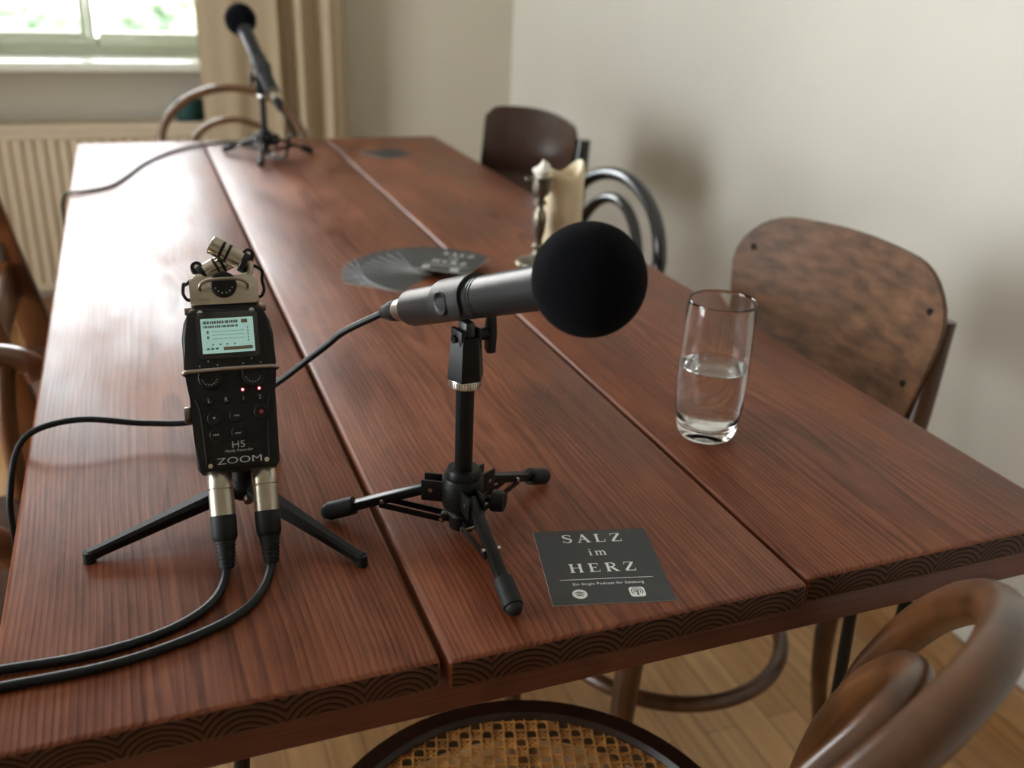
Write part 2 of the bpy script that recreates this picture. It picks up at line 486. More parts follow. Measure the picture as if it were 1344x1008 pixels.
def window(name, a0, a1, z0, z1, c, axis, mull):
    """frame, sashes and panes in an opening; axis y: plane at y=c"""
    def P(a, d, z): return (a, c + d, z) if axis == 'y' else (c - d, a, z)
    def S(a, d, z): return (a, d, z) if axis == 'y' else (d, a, z)
    root = bpy.data.objects.new(name, None); COL.objects.link(root); root['kind'] = 'structure'
    mb = MB(); w = .06
    for a in (a0 + w / 2, a1 - w / 2): mb.box(P(a, 0, (z0 + z1) / 2), S(w, .07, z1 - z0), bev=.004)
    for z, ww in ((z0 + .035, .07), (z1 - w / 2, w)): mb.box(P((a0 + a1) / 2, 0, z), S(a1 - a0 - 2 * w, .07, ww), bev=.004)
    mb.build('window_frame', M['frame'], root)
    edges = [a0 + w, *mull, a1 - w]
    for i, (p, q) in enumerate(zip(edges, edges[1:])):
        p_ = p + (.0 if i == 0 else .001); q_ = q - (.0 if i == len(edges) - 2 else .001)
        sb = MB(); s = .042; sl_, sr_ = (.042 if i == 0 else .020), (.042 if i == len(edges) - 2 else .020); zb, zt = z0 + .045, z1 - w
        for a, w_ in ((p_ + sl_ / 2, sl_), (q_ - sr_ / 2, sr_)): sb.box(P(a, -.03, (zb + zt) / 2), S(w_, .045, zt - zb), bev=.004)
        for z in (zb + s / 2, zt - s / 2, zb + (zt - zb) * .68): sb.box(P((p_ + q_) / 2, -.03, z), S(q_ - p_ - sl_ - sr_, .045, s if z != zb + (zt - zb) * .68 else .03), bev=.003)
        sash = sb.build('sash', M['frame'], root)
        MB().box(P((p_ + q_) / 2, -.02, (zb + zt) / 2), S(q_ - p_ - sl_ - sr_, .004, zt - zb - 2 * s)).build('pane', M['pane'], sash)
        if i: MB().cyl(P(p_ + s / 2, -.05, zb + .55), P(p_ + s / 2, -.085, zb + .55), .008).box(P(p_ + s / 2, -.088, zb + .50), S(.016, .014, .11), bev=.004).build('window_handle', M['chrome'], sash)
    return root
struct(window('window_1', WX0, WX1, WZ0 + .0, WZ1, 3.62, 'y', (-.80, -.100)))
struct(window('window_2', LY0, LY1, .06, 2.3, X0 - .12, 'x', (1.325,)))
struct(MB().box(((WX0 + WX1) / 2, 3.46, .848), (WX1 - WX0 + .0, .25, .028), bev=.005).build('trim_1', M['sill']), 'pale window sill board above the radiator')
struct(MB().box((X1 - .008, (Y0 + Y1) / 2, .035), (.016, Y1 - Y0, .07), bev=.004).build('baseboard_right', M['trim']), 'oak baseboard along the right wall')
struct(MB().box(((X0 + X1) / 2, Y1 - .008, .035), (X1 - X0 - .04, .016, .07), bev=.004).build('baseboard_back', M['trim']))

# radiator
rad = thing('radiator', 'wide cream ribbed panel radiator beneath the window', 'radiator', (-.42, 3.385, 0))
RW, RZ0, RZ1 = 1.62, .13, .672
prof = []
n = int(RW / .0333)
x = -RW / 2 + .02
xs = []
while x < RW / 2 - .02:
    xs += [(x, 0), (x + .012, 0), (x + .017, .008), (x + .028, .008), (x + .033, 0)]
    x += .0333
mb = MB()
front = [mb.bm.verts.new((a, d - .012, RZ0 + .02)) for a, d in xs]; fr2 = [mb.bm.verts.new((a, d - .012, RZ1 - .05)) for a, d in xs]
bk = [mb.bm.verts.new((a, .012, RZ0 + .02)) for a, d in xs]; bk2 = [mb.bm.verts.new((a, .012, RZ1 - .05)) for a, d in xs]
for i in range(len(xs) - 1):
    mb.bm.faces.new((front[i], front[i + 1], fr2[i + 1], fr2[i])); mb.bm.faces.new((bk[i], bk[i + 1], bk2[i + 1], bk2[i]))
    mb.bm.faces.new((fr2[i], fr2[i + 1], bk2[i + 1], bk2[i])); mb.bm.faces.new((front[i], front[i + 1], bk[i + 1], bk[i]))
mb.build('ribbed_panel', M['radiator'], rad, sharp=25)
MB().box((0, .0, RZ1 - .036), (RW, .03, .03), bev=.006).box((0, 0, RZ0 + .012), (RW, .03, .024), bev=.006).build('panel_edge', M['radiator'], rad)
MB().box((0, .045, (RZ0 + RZ1) / 2), (RW - .04, .055, RZ1 - RZ0 - .06)).build('convector_core', M['radiator'], rad)
g = MB()
g.box((0, -.012, RZ1 - .01), (RW, .004, .022)).box((0, .072, RZ1 - .01), (RW, .004, .022))
for i in range(int(RW / .012)):
    g.box((-RW / 2 + .006 + i * .012, .03, RZ1 - .004), (.007, .084, .003))
g.build('top_grille', M['radiator'], rad)
for s in (-1, 1):
    MB().box((s * (RW / 2 + .002), .03, (RZ0 + RZ1) / 2 + .005), (.004, .088, RZ1 - RZ0)).build('side_cover', M['radiator'], rad)
for s in (-.7, .7):
    MB().tube([(s, .03, RZ0 + .01), (s, .03, .06), (s, .03, 0)], .009, seg=12).build('pipe', M['radiator'], rad)
for s in (-.6, .6):
    MB().box((s, .090, .42), (.03, .03, .3)).build('wall_bracket', M['radiator'], rad)
gp = MB()
gp.lathe([(0, 0), (.040, 0), (.047, .008), (.050, .03), (.050, .055), (.043, .068), (0, .070)], Matrix.Translation((.185, 3.425, RZ1 - .0015)) , 24)
tag(gp.build('fabric_cushion', M['green']), 'dark green bundle on the radiator beside the tan curtain', 'cushion')

# curtains
def curtain(x0, x1, amp, folds, label, ph=0.0, yb=3.335):
    nx, nz = 90, 26
    mb = MB(); top, bot = 2.45, .02
    rows = []
    for j in range(nz + 1):
        z = bot + (top - bot) * j / nz
        row = []
        for i in range(nx + 1):
            u = i / nx
            w = math.sin(2 * PI * folds * u + ph + .15 * math.sin(z * 2.1)) + .35 * math.sin(2 * PI * folds * 2.3 * u + 1 + ph)
            a = amp * (.75 + .25 * (1 - j / nz))
            row.append(V((x0 + (x1 - x0) * u + .004 * math.sin(z * 3), yb + a * w, z)))
        rows.append(row)
    th = .0025
    A = [[mb.bm.verts.new(p) for p in r] for r in rows]
    B = [[mb.bm.verts.new(p + V((0, th, 0))) for p in r] for r in rows]
    for j in range(nz):
        for i in range(nx):
            mb.bm.faces.new((A[j][i], A[j][i + 1], A[j + 1][i + 1], A[j + 1][i]))
            mb.bm.faces.new((B[j][i], B[j + 1][i], B[j + 1][i + 1], B[j][i + 1]))
    for j in range(nz):
        for k in (0, nx): mb.bm.faces.new((A[j][k], A[j + 1][k], B[j + 1][k], B[j][k]))
    for i in range(nx):
        for k in (0, nz): mb.bm.faces.new((A[k][i], A[k][i + 1], B[k][i + 1], B[k][i]))
    return tag(mb.build('curtain', M['curtain'], sharp=80), label, 'curtain', 'tan curtains at the window')
curtain(.222, .470, .007, 1.4, 'flat tan curtain directly beside the window', 1.2, yb=3.32)
curtain(.478, .705, .022, 2.2, 'tan curtain with deep folds next to the bare wall', .2, yb=3.36)
rod = thing('curtain_rod', 'metal curtain rod above the window', 'curtain rod', (0, 0, 0))
MB().cyl((-1.5, 3.35, 2.47), (.8, 3.35, 2.47), .012).build('rod_bar', M['steel'], rod)
for q in (-1.4, .75): MB().cyl((q, 3.35, 2.47), (q, 3.5, 2.47), .008).build('bracket', M['steel'], rod)

# ---------------------------------------------------------------- outside
def noise_mat(name, a, b_, scale):
    m, nt, b = base_mat(name)
    tc = nd(nt, 'ShaderNodeTexCoord'); n = nd(nt, 'ShaderNodeTexNoise', i_Scale=scale, i_Detail=6.0)
    nt.links.new(tc.outputs['Object'], n.inputs['Vector'])
    nt.links.new(ramp(nt, n.outputs[0], [(.38, a), (.62, b_)]), b.inputs['Base Color'])
    b.inputs['Roughness'].default_value = .9
    return m
struct(MB().box((0, 33.9, -1.1), (90, 60, .2)).build('ground', noise_mat('pale_yard', (.12, .15, .10), (.50, .50, .50), .35)), 'bright yard outside the window')
def bush(x, y, z, r, label, a, b_, name='bush', cat='bush', trunk=False):
    t = thing(name, label, cat, (x, y, -1.0), group='plants in the yard')
    mb = MB(); bmesh.ops.create_icosphere(mb.bm, subdivisions=4, radius=r)
    for v in mb.bm.verts:
        v.co *= 1 + random.uniform(-.16, .16); v.co.z = v.co.z * .9 + z
    mb.build('crown', noise_mat('leaves', a, b_, 3), t, sharp=10)
    MB().cyl((0, 0, 0), (0, 0, z), .12, .08).build('trunk', M['trim'], t)
for i, (x, y, z, r, lab) in enumerate([(-1.4, 16, 1.0, .8, 'green bush close outside the window, behind the left pane'), (.9, 20, 1.0, 1.0, 'green bush outside behind the right pane'), (-6.5, 30, 2.2, 1.4, 'leafy tree far outside at the left of the window'), (4.2, 30, 2.2, 1.5, 'leafy tree outside beyond the curtain')]):
    bush(x, y, z, r, lab, (.08, .12, .07), (.25, .28, .20))
hs = thing('neighbour_house', 'pale house across the yard outside the window', 'house', (-8, 44, -1))
MB().box((0, 0, 3), (16, 8, 6)).build('house_wall', noise_mat('pale_render', (.72, .66, .58), (.8, .74, .68), .5), hs)
for k in range(4):
    MB().box((-6 + k * 4, -4.02, 3.2), (1.2, .06, 1.6)).build('window', M['greyslot'], hs)
MB().prism([(-4.6, 6), (4.6, 6), (0, 9)], -8.4, 8.4, Matrix(((0, 0, 1, 0), (1, 0, 0, 0), (0, 1, 0, 0), (0, 0, 0, 1)))).build('roof', noise_mat('roof_tile', (.4, .16, .1), (.5, .22, .14), 4), hs)

# ---------------------------------------------------------------- table
TX0, TX1, TY0, TY1, TZ = -.128, .776, .510, 2.578, .75
table = thing('dining_table', 'long red-brown plank dining table with visible board gaps', 'table', (.324, 1.544, 0))
def tl(x, y, z): return (x - .324, y - 1.544, z)
G = [TX0, .164, .472, TX1]
TH = .026
for i in range(3):
    a, b_ = G[i] + (.0022 if i else 0), G[i + 1] - (.0022 if i < 2 else 0)
    o = MB().box((0, 0, 0), (b_ - a, TY1 - TY0 + (0, .004, -.002)[i], TH), bev=.0045, seg=3).build('plank', M['table'], table)
    o.location = tl((a + b_) / 2, (TY0 + TY1) / 2 - (0, .002, -.001)[i], TZ - TH / 2)
    o.data.materials.append(M['table_end'])
    for p_ in o.data.polygons:
        if abs(p_.normal.y) > .9: p_.material_index = 1
zr = TZ - TH - .016
ins = .010
for y in (TY0 + ins + .014, TY1 - ins - .014):
    o = MB().box((0, 0, 0), (TX1 - TX0 - 2 * ins, .028, .032), bev=.002).build('end_rail', M['rail'], table); o.location = tl((TX0 + TX1) / 2, y, zr)
for x in (TX0 + .03, TX1 - .03):
    o = MB().box((0, 0, 0), (.028, TY1 - TY0 - 2 * ins - .06, .032), bev=.002).build('side_rail', M['rail'], table); o.location = tl(x, (TY0 + TY1) / 2, zr)
def hairpin(p1, p2, foot):
    p1, p2, foot = [V(tl(*p)) for p in (p1, p2, foot)]
    d = (p2 - p1).normalized() * .012
    mb = MB().tube([p1, p1.lerp(foot - d, .5), foot - d + V((0, 0, .03)), foot + V((0, 0, .006)), foot + d + V((0, 0, .03)), p2.lerp(foot + d, .5), p2], .0065, seg=12, sub=8)
    c = (p1 + p2) / 2; c.z = TZ - TH - .004
    mb.box(c, ((p1 - p2).length + .04, .05, .006), rot=rz(math.degrees(math.atan2(p2.y - p1.y, p2.x - p1.x))), bev=.001)
    mb.build('leg', M['blackmetal'], table, label='black steel hairpin leg')
HP = dict(a=(.612, .600, .716), b=(.697, .604, .716), f=(.745, .685, 0))
hairpin(HP['a'], HP['b'], HP['f'])
hairpin((-.05, .60, .716), (.035, .595, .716), (-.03, .70, 0))
hairpin((-.05, 2.49, .716), (.035, 2.49, .716), (-.03, 2.40, 0))
hairpin((.605, 2.49, .716), (.70, 2.49, .716), (.69, 2.40, 0))

# ---------------------------------------------------------------- microphone + stand
def make_mic(loc, direction, label, name='microphone'):
    q = basis(direction)
    root = thing(name, label, 'microphone', loc, q, None)
    R = .0157
    # local z runs from tail (-.093) to foam centre (.155)
    MB().lathe([(0, -.094), (R - .002, -.094), (R - .0003, -.0925), (R, -.090), (R, .0235), (R - .0007, .024), (R - .0007, .0252), (R, .0257), (R, .0277), (R - .0007, .0282), (R - .0007, .0294), (R, .030), (R, .135), (0, .135)], seg=56).build('barrel', M['barrel'], root)
    MB().lathe([(R - .0028, -.0955), (R - .002, -.0958), (R - .002, -.094), (R - .0028, -.0935)], seg=40).build('tail_rim', M['chrome'], root)
    MB().sph((0, R - .0006, .092), .0055, (.75, .22, 1.25), seg=20).build('switch_slot', M['greyslot'], root, label='dark oval slot on the barrel')
    f = MB(); bmesh.ops.create_icosphere(f.bm, subdivisions=6, radius=.0365, matrix=Matrix.Translation((0, 0, .155)))
    f.build('foam_windscreen', M['foam'], root)
    return root
def make_stand(loc, rot, direction, label):
    root = thing('microphone_stand', label, 'microphone stand', loc)
    MB().cyl((0, 0, .013), (0, 0, .145), .0075, seg=32).build('pole', M['blackmetal'], root)
    MB().lathe([(.0076, .058), (.0145, .058), (.0145, .063), (.013, .0655), (.0076, .0655)]).build('collar', M['black'], root)
    hub = MB().lathe([(.0076, .030), (.0165, .030), (.0175, .033), (.0175, .056), (.016, .0585), (.0076, .0585)])
    lower = MB().lathe([(.0076, .010), (.011, .010), (.0115, .012), (.0115, .022), (.010, .024), (.0076, .024)])
    for k in range(3):
        a = math.radians(rot + 120 * k)
        d = V((math.cos(a), math.sin(a), 0)); s_ = V((-math.sin(a), math.cos(a), 0))
        rm = rz(rot + 120 * k)
        for e in (-1, 1): hub.box(d * .024 + s_ * (e * .0062) + V((0, 0, .044)), (.020, .0022, .019), rot=rm, bev=.0006)
        lower.box(d * .013 + V((0, 0, .017)), (.010, .007, .007), rot=rm, bev=.001)
    hub.build('leg_hub', M['black'], root)
    lower.build('sliding_collar', M['black'], root)
    for k in range(3):
        a = math.radians(rot + 120 * k)
        d = V((math.cos(a), math.sin(a), 0)); s_ = V((-math.sin(a), math.cos(a), 0)); up = V((0, 0, 1))
        p, q = d * .020 + up * .047, d * .112 + up * .0105
        ax = (q - p).normalized(); yv = s_; zv = ax.cross(yv)
        R4 = Matrix((ax, yv, zv)).transposed()
        leg = MB().box((p + q) / 2, ((q - p).length, .0095, .0078), rot=R4, bev=.0012).build('leg', M['blackmetal'], root)
        t0, t1 = q - ax * .020, q + ax * .006
        MB().tube([t0, t0 + ax * .003, t1 - ax * .003, t1], lambda t: (.0062, .0078, .0080, .0080, .0068)[min(4, int(t * 4.99))], seg=16, sub=4, upv=(0, 0, 1)).sph(t1, .0068, seg=16).build('rubber_foot', M['rubber'], leg)
        mid = p.lerp(q, .52)
        b0, b1 = d * .017 + up * .017, mid - up * .004
        for e in (-1, 1):
            bx = (b1 - b0).normalized(); RB = Matrix((bx, yv, bx.cross(yv))).transposed()
            MB().box((b0 + b1) / 2 + s_ * (e * .0055), ((b1 - b0).length + .006, .0014, .0055), rot=RB, bev=.0004).build('brace', M['blackmetal'], root)
        for c_, w in ((mid, .0075), (d * .026 + up * .045, .0082), (b0, .0072)):
            MB().cyl(c_ - s_ * w, c_ + s_ * w, .0019, seg=12).build('rivet', M['chrome'], leg)
    # clamp knob on the hub
    a = math.radians(rot + 120 * 1.5 + 120 * 1)
    d = V((math.cos(math.radians(-38)), math.sin(math.radians(-38)), 0))
    d = Matrix.Rotation(math.radians(rot - 31), 3, 'Z') @ d
    MB().cyl(d * .0165 + V((0, 0, .040)), d * .026 + V((0, 0, .040)), .003, seg=12).cyl(d * .026 + V((0, 0, .040)), d * .037 + V((0, 0, .040)), .0095, .0085, seg=20, bev=.0012).build('clamp_knob', M['rubber'], root)
    # silver ring and clip
    rg = MB()
    rg.lathe([(.0070, .1395), (.0118, .1395), (.0128, .1405), (.0128, .1455), (.0118, .147), (.0070, .147)])
    for i in range(36):
        b = 2 * PI * i / 36
        rg.box((.0128 * math.cos(b), .0128 * math.sin(b), .1432), (.0008, .0010, .0052), rot=rz(math.degrees(b)))
    rg.build('lock_ring', M['chrome'], root)
    D = V(direction).normalized()
    W = -D.cross(V((0, 0, 1))).normalized()     # sideways axis of the joint
    U = W.cross(D).normalized()
    az = math.degrees(math.atan2(D.y, D.x))
    ra = rz(az)
    c = V((0, 0, .212))                         # mic axis point above the pole
    sl = MB()
    sl.lathe([(.0075, .147), (.0148, .147), (.0150, .149), (.0128, .178), (.0112, .183), (0, .183)], seg=6)
    for e in (-1, 1):
        sl.box(V((0, 0, .180)) + W * (e * .0075), (.017, .0045, .018), rot=ra, bev=.002)
    sl.build('clip_base', M['black'], root, sharp=25)
    MB().cyl(V((0, 0, .181)) - W * .012, V((0, 0, .181)) - W * .0095, .0035, seg=6).build('hex_nut', M['blackmetal'], root)
    cl = MB()
    cl.box(V((0, 0, .185)) , (.014, .0095, .020), rot=ra, bev=.003)
    # cradle: shell open at the top, around the barrel
    ri, ro = .0159, .0186
    path = []
    N = 22
    for t, spread in ((-.030, 112), (-.024, 124), (-.005, 130), (.006, 134), (.012, 122), (.0165, 100)):
        sec = []
        for k in range(N + 1):
            b = math.radians(-90 - spread + 2 * spread * k / N)
            sec.append(c + D * t + W * (ro * math.cos(b)) + U * (ro * math.sin(b)))
        for k in range(N, -1, -1):
            b = math.radians(-90 - spread + 2 * spread * k / N)
            sec.append(c + D * t + W * (ri * math.cos(b)) + U * (ri * math.sin(b)))
        path.append([cl.bm.verts.new(v) for v in sec])
    n = len(path[0])
    for A, B in zip(path, path[1:]):
        for k in range(n):
            l = (k + 1) % n
            cl.bm.faces.new((A[k], A[l], B[l], B[k]))
    cl.bm.faces.new(path[0][::-1]); cl.bm.faces.new(path[-1])
    clip = cl.build('clip_cradle', M['clip'], root)
    for e in (-1, 1):
        cc = c - D * .010 + W * (e * .0186)
        mm = Matrix.Translation(cc) @ basis(W * e)
        MB().lathe([(.0060, -.0012), (.0090, -.0012), (.0098, .0000), (.0088, .0008), (.0074, .0004), (.0060, -.0006), (0, -.0008)], mm, 28).build('thumb_ring', M['black'], clip)
    # wing nut
    wn = MB()
    o = V((0, 0, .181)) + W * .010
    wn.cyl(o, o + W * .010, .005, seg=16)
    wn.prism([(-.0045, .003), (-.004, -.014), (.000, -.0175), (.005, -.016), (.0055, 0), (.004, .016), (-.001, .0165)], -.0032, .0032, Matrix.Translation(o + W * .012) @ Matrix((D * .4 + W * .9, V((0, 0, 1)), W.cross(D) )).transposed().to_4x4() if False else Matrix.Translation(o + W * .012) @ ra @ rx(90) @ rz(0), bev=.0012)
    wn.build('wing_nut', M['black'], root)
    return root
mic_tail, mic_ball, clipP = V((.204, .743, .928)), V((.256, .518, 1.019)), V((.2240, .658, .962))
dN = (mic_ball - mic_tail).normalized()
make_stand((.2250, .658, .75), 31, dN, 'black tabletop tripod stand in front, on the middle board')
make_mic(V((.2250, .658, .962)), dN, 'large microphone in front pointing right with round black foam cover')
dF = (V((.267, 2.445, 1.040)) - V((.288, 2.33, .962))).normalized()
make_stand((.288, 2.33, .75), 17, dF, 'black tabletop tripod stand at the far end of the table')
make_mic(V((.288, 2.33, .962)), dF, 'small distant microphone tilted up at the far table end')

# ---------------------------------------------------------------- cables
def plug_geo(root, m, boot=True, scale=1.0, slim=False):
    """XLR plug: local z from face (0) outward along +z"""
    if slim:
        MB().lathe([(0, -.004), (.0092, -.004), (.0096, -.003), (.0096, .022), (.0093, .023), (0, .023)], m, 36).build('plug_shell', M['champagne'], root, label='champagne-coloured metal plug shell')
        b = MB().lathe([(0, .023), (.0093, .023), (.0098, .024), (.0092, .038), (.0075, .041), (.0066, .052), (.0052, .053), (0, .053)], m, 32)
        b.build('plug_boot', M['rubber'], root); return
    MB().lathe([(0, -.010), (.0092, -.010), (.0095, -.009), (.0095, .004), (.0098, .0045), (.0098, .0125), (.0094, .013), (.0094, .0136), (.0098, .0141), (.0098, .034), (0, .034)], m, 40).build('plug_shell', M['champagne'], root, label='champagne-coloured metal plug shell')
    pr = [(0, .034), (.0099, .034), (.0102, .035), (.0099, .050), (.0088, .0535), (.0082, .054)]
    z = .054; r = .0082
    for k in range(7):
        pr += [(r, z), (r, z + .0018), (r - .0008, z + .002), (r - .0008, z + .0029)]
        z += .0030; r -= .00033
    pr += [(.0052, z), (.0045, z + .001), (0, z + .001)]
    MB().lathe(pr, m, 32).build('plug_boot', M['rubber'], root)

# recorder frame
TILT, YAW = 33, -4
RB = V((.0495, .687, .8265))
RR = rz(YAW) @ rx(-TILT)
RM = Matrix.Translation(RB) @ RR
def rp(x, y, z): return RM @ V((x, y, z))
axis = (RR @ V((0, 0, -1)))
for i, (px, pts, lab) in enumerate([
    (-.0155, [(.0215, .627, .7542), (.001, .606, .7535), (-.030, .592, .7535), (-.075, .586, .7535), (-.128, .588, .7537), (-.145, .588, .7500), (-.155, .586, .735), (-.165, .60, .60), (-.19, .65, .3), (-.25, .75, .02), (-.5, .9, .0045)], 'black cable from the left plug below the recorder'),
    (.0185, [(.0560, .628, .7542), (.037, .603, .7535), (.000, .584, .7535), (-.055, .571, .7535), (-.128, .570, .7537), (-.147, .570, .7500), (-.158, .565, .735), (-.17, .56, .60), (-.2, .6, .3), (-.27, .68, .02), (-.5, .8, .0045)], 'black cable from the right plug below the recorder')]):
    root = thing('audio_cable', lab, 'cable', (0, 0, 0), group=None)
    start = rp(px, .016, 0)
    m = Matrix.Translation(start) @ basis(axis)
    plug_geo(root, m)
    e = start + axis * .075
    MB().tube([start + axis * .070, e] + [V(p) for p in pts], .0035, seg=14, sub=10).build('cable_cord', M['cable'], root)
root = thing('audio_cable', 'black cable from the front microphone, crossing behind the recorder', 'cable', (0, 0, 0))
dm = -dN
tail = V((.2250, .658, .962)) + dN * -.096
m = Matrix.Translation(tail) @ basis(dm)
plug_geo(root, m, slim=True)
e = tail + dm * .053
MB().tube([tail + dm * .046, e, (.163, .823, .881), (.148, .835, .864), (.129, .846, .845), (.108, .862, .822), (.080, .885, .795), (.030, .898, .772), (-.020, .915, .768), (-.075, .925, .775), (-.115, .925, .7705), (-.135, .921, .755), (-.1445, .90, .725), (-.148, .89, .68), (-.15, .89, .5), (-.18, .85, .2), (-.3, .8, .01), (-.5, .7, .0045)], .0032, seg=14, sub=10).build('cable_cord', M['cable'], root)
root = thing('audio_cable', 'black cable from the distant microphone, hanging over the left table edge', 'cable', (0, 0, 0))
tail = V((.288, 2.33, .962)) - dF * .096
m = Matrix.Translation(tail) @ basis(-dF)
plug_geo(root, m, slim=True)
e = tail - dF * .053
MB().tube([tail - dF * .046, e, e + V((.012, -.022, -.020)), e + V((.025, -.02, -.05)), (.325, 2.20, .82), (.318, 2.24, .765), (.300, 2.38, .7535), (.285, 2.50, .7535), (.23, 2.535, .7535), (.15, 2.50, .7535), (.08, 2.42, .7535), (.02, 2.30, .7535), (-.025, 2.15, .7535), (-.055, 2.07, .7535), (-.095, 2.035, .7535), (-.125, 2.02, .754), (-.138, 2.01, .745), (-.142, 2.00, .70), (-.145, 2.03, .5), (-.15, 2.07, .1), (-.2, 2.12, .0045), (-.5, 2.25, .0045)], .0032, seg=12, sub=10).build('cable_cord', M['cable'], root)

# ---------------------------------------------------------------- recorder
rec = thing('audio_recorder', 'black handheld audio recorder with lit screen on a mini tripod', 'recorder', RB, RR)
rec.scale = (.95, .95, .995)
# body outline in (x,z), extruded along y (0 front .. .038 back)
def outl(pts):
    return pts
half = [(.0300, .000), (.0330, .004), (.0338, .030), (.0345, .060), (.0362, .072), (.0372, .085), (.0372, .108), (.0350, .120), (.0310, .128), (.0285, .1315)]
body_out = half + [(-x, z) for x, z in reversed(half)]
XZ = Matrix(((1, 0, 0, 0), (0, 0, -1, 0), (0, 1, 0, 0), (0, 0, 0, 1)))   # (x,y,z)->(x,-z,y)
XZ = Matrix(((1, 0, 0, 0), (0, 0, 1, 0), (0, 1, 0, 0), (0, 0, 0, 1)))    # (a,b,c)->(a,c,b)
MB().prism(body_out, 0.0, .036, XZ, bev=.0035, seg=4).build('body', M['body'], rec, sharp=45)
# raised side edge ridges on the lower half
for s in (-1, 1):
    MB().tube([(s * .0300, -.0006, .058), (s * .0270, -.0006, .048), (s * .0258, -.0006, .030), (s * .0250, -.0006, .006)], .0009, seg=8).build('side_ridge', M['body'], rec)
# top shoulder plate
MB().box((0, .014, .1318), (.052, .022, .006), bev=.0015).build('shoulder_plate', M['body'], rec)
for s in (-1, 1):
    MB().cyl((s * .021, .0, .1275), (s * .021, -.0012, .1275), .0022, seg=16).build('top_screw', M['greyprint'], rec)
for s, zz in ((-1, .0045), (1, .0055)):
    MB().cyl((s * .0225, .0, zz), (s * .0225, -.0010, zz), .0019, seg=16).build('screw', M['chrome'], rec)
# screen
bz = MB().prism(rrect(.050, .038, .003), -.0004, .0012, Matrix.Translation((0, -.0008, .1085)) @ XZ, bev=.0003).build('screen_window', M['blackwood'], rec)
scr = MB().prism(rrect(.0425, .0285, .0006), -.0002, .0006, Matrix.Translation((0, -.0014, .1080)) @ XZ).build('screen', M['screen'], rec, label='pale green lit display')
ink = MB(); yF = -.00172
def ib(mb, x, z, w, h): mb.box((x, yF, z), (w, .0001, h))
random.seed(3)
xx = -.019
while xx < .010:                                            # first row, time counter
    w = random.choice((.0009, .0013, .0016))
    ib(ink, xx, .1190, w, .0024); xx += w + .0006
xx = -.019
while xx < .0085:
    w = random.choice((.0007, .0011, .0014))
    ib(ink, xx, .1155, w, .0018); xx += w + .0005
for z in (.1115, .1085, .1055):
    ib(ink, .0005, z, .026, .00025)
for z in (.1112, .1068):
    ib(ink, -.0160, z, .0014, .0024)
for k in range(5): ib(ink, .0165, .1135 - k * .0026, .0009, .0012)
for k, x in enumerate((-.0125, -.0065, -.001, .005)): ib(ink, x, .1008, .0012, .0013)
for k in range(3): ib(ink, -.0165 + k * .0035, .0975, .0022, .0013)
ink.build('screen_lettering', M['screenink'], scr)
bb = MB(); ib(bb, .0075, .0972, .0235, .0027); ib(bb, .0140, .1190, .0050, .0030); bb.build('screen_bar', M['screenbar'], scr)
ib(rb := MB(), .0040, .1190, .0010, .0026); rb.build('red_screen_mark', M['redmark'], scr)
# protective bar over the dials
MB().tube([(-.0368, .004, .079), (-.0378, -.003, .079), (-.0362, -.0062, .079), (-.030, -.0066, .0794), (0, -.0066, .0798), (.030, -.0066, .0794), (.0362, -.0062, .079), (.0378, -.003, .079), (.0368, .004, .079)], .0017, seg=12).build('guard_bar', M['bronze'], rec, label='bronze metal guard bar')
for s in (-1, 1):
    x = s * .0175
    pr = [(0, 0), (.0088, 0), (.0092, .0008), (.0092, .0030), (.0085, .0036), (.004, .0036), (0, .0034)]
    dm_ = MB().lathe(pr, Matrix.Translation((x, 0, .0745)) @ basis(V((0, -1, 0))), 40)
    for k in range(30):
        a = 2 * PI * k / 30
        dm_.box((x + .0092 * math.cos(a), -.0020, .0745 + .0092 * math.sin(a)), (.0006, .0024, .0006))
    dial = dm_.build('volume_dial', M['black'], rec)
    pm = MB()
    for k in range(8):
        a = math.radians(200 + 20 * k)
        pm.cyl((x + .0062 * math.cos(a), -.0036, .0745 + .0062 * math.sin(a)), (x + .0062 * math.cos(a), -.00375, .0745 + .0062 * math.sin(a)), .00045, seg=8)
    pm.build('dial_marks', M['greyprint'], dial)
    pm = MB()
    for k, a in enumerate((150, 122, 90, 58, 30)):
        a = math.radians(a); R_ = .0135 if k != 2 else .0150
        pm.cyl((x + R_ * math.cos(a), .0, .0730 + R_ * math.sin(a)), (x + R_ * math.cos(a), -.00025, .0730 + R_ * math.sin(a)), .0006, seg=8)
    pm.build('scale_dots', M['greyprint'], rec)
# LEDs, track keys
for x in (.0080, .0215): MB().sph((x, -.0002, .0632), .0011, seg=12).build('indicator_light', M['red_led'], rec, label='glowing red indicator light')
for x, ch in ((-.0195, 'L'), (-.0058, 'R'), (.0080, '1'), (.0215, '2')):
    k = MB().cyl((x, .0005, .0560), (x, -.0012, .0560), .0038, .0034, seg=24).build('track_button', M['black'], rec)
    t = MB(); b2 = text_bm(ch, .0048, Matrix.Translation((x, -.0013, .0560)) @ rx(90)); t.add(b2, Matrix.Identity(4)); t.build('button_letter', M['greyprint'], k)
def icon(kind, x, z, mb):
    y = -.0021
    if kind == 'stop': mb.box((x, y, z), (.0016, .0002, .0016))
    else:
        d = -1 if kind == 'back' else 1
        for q in (-.0010, .0010):
            mb.prism([(-.0009 * d, .0008), (-.0009 * d, -.0008), (.0009 * d, 0)] if d > 0 else [(.0009, .0008), (-.0009, 0), (.0009, -.0008)], -.0001, .0001, Matrix.Translation((x + q, y, z)) @ XZ)
        mb.box((x + d * .0022, y, z), (.0004, .0002, .0016))
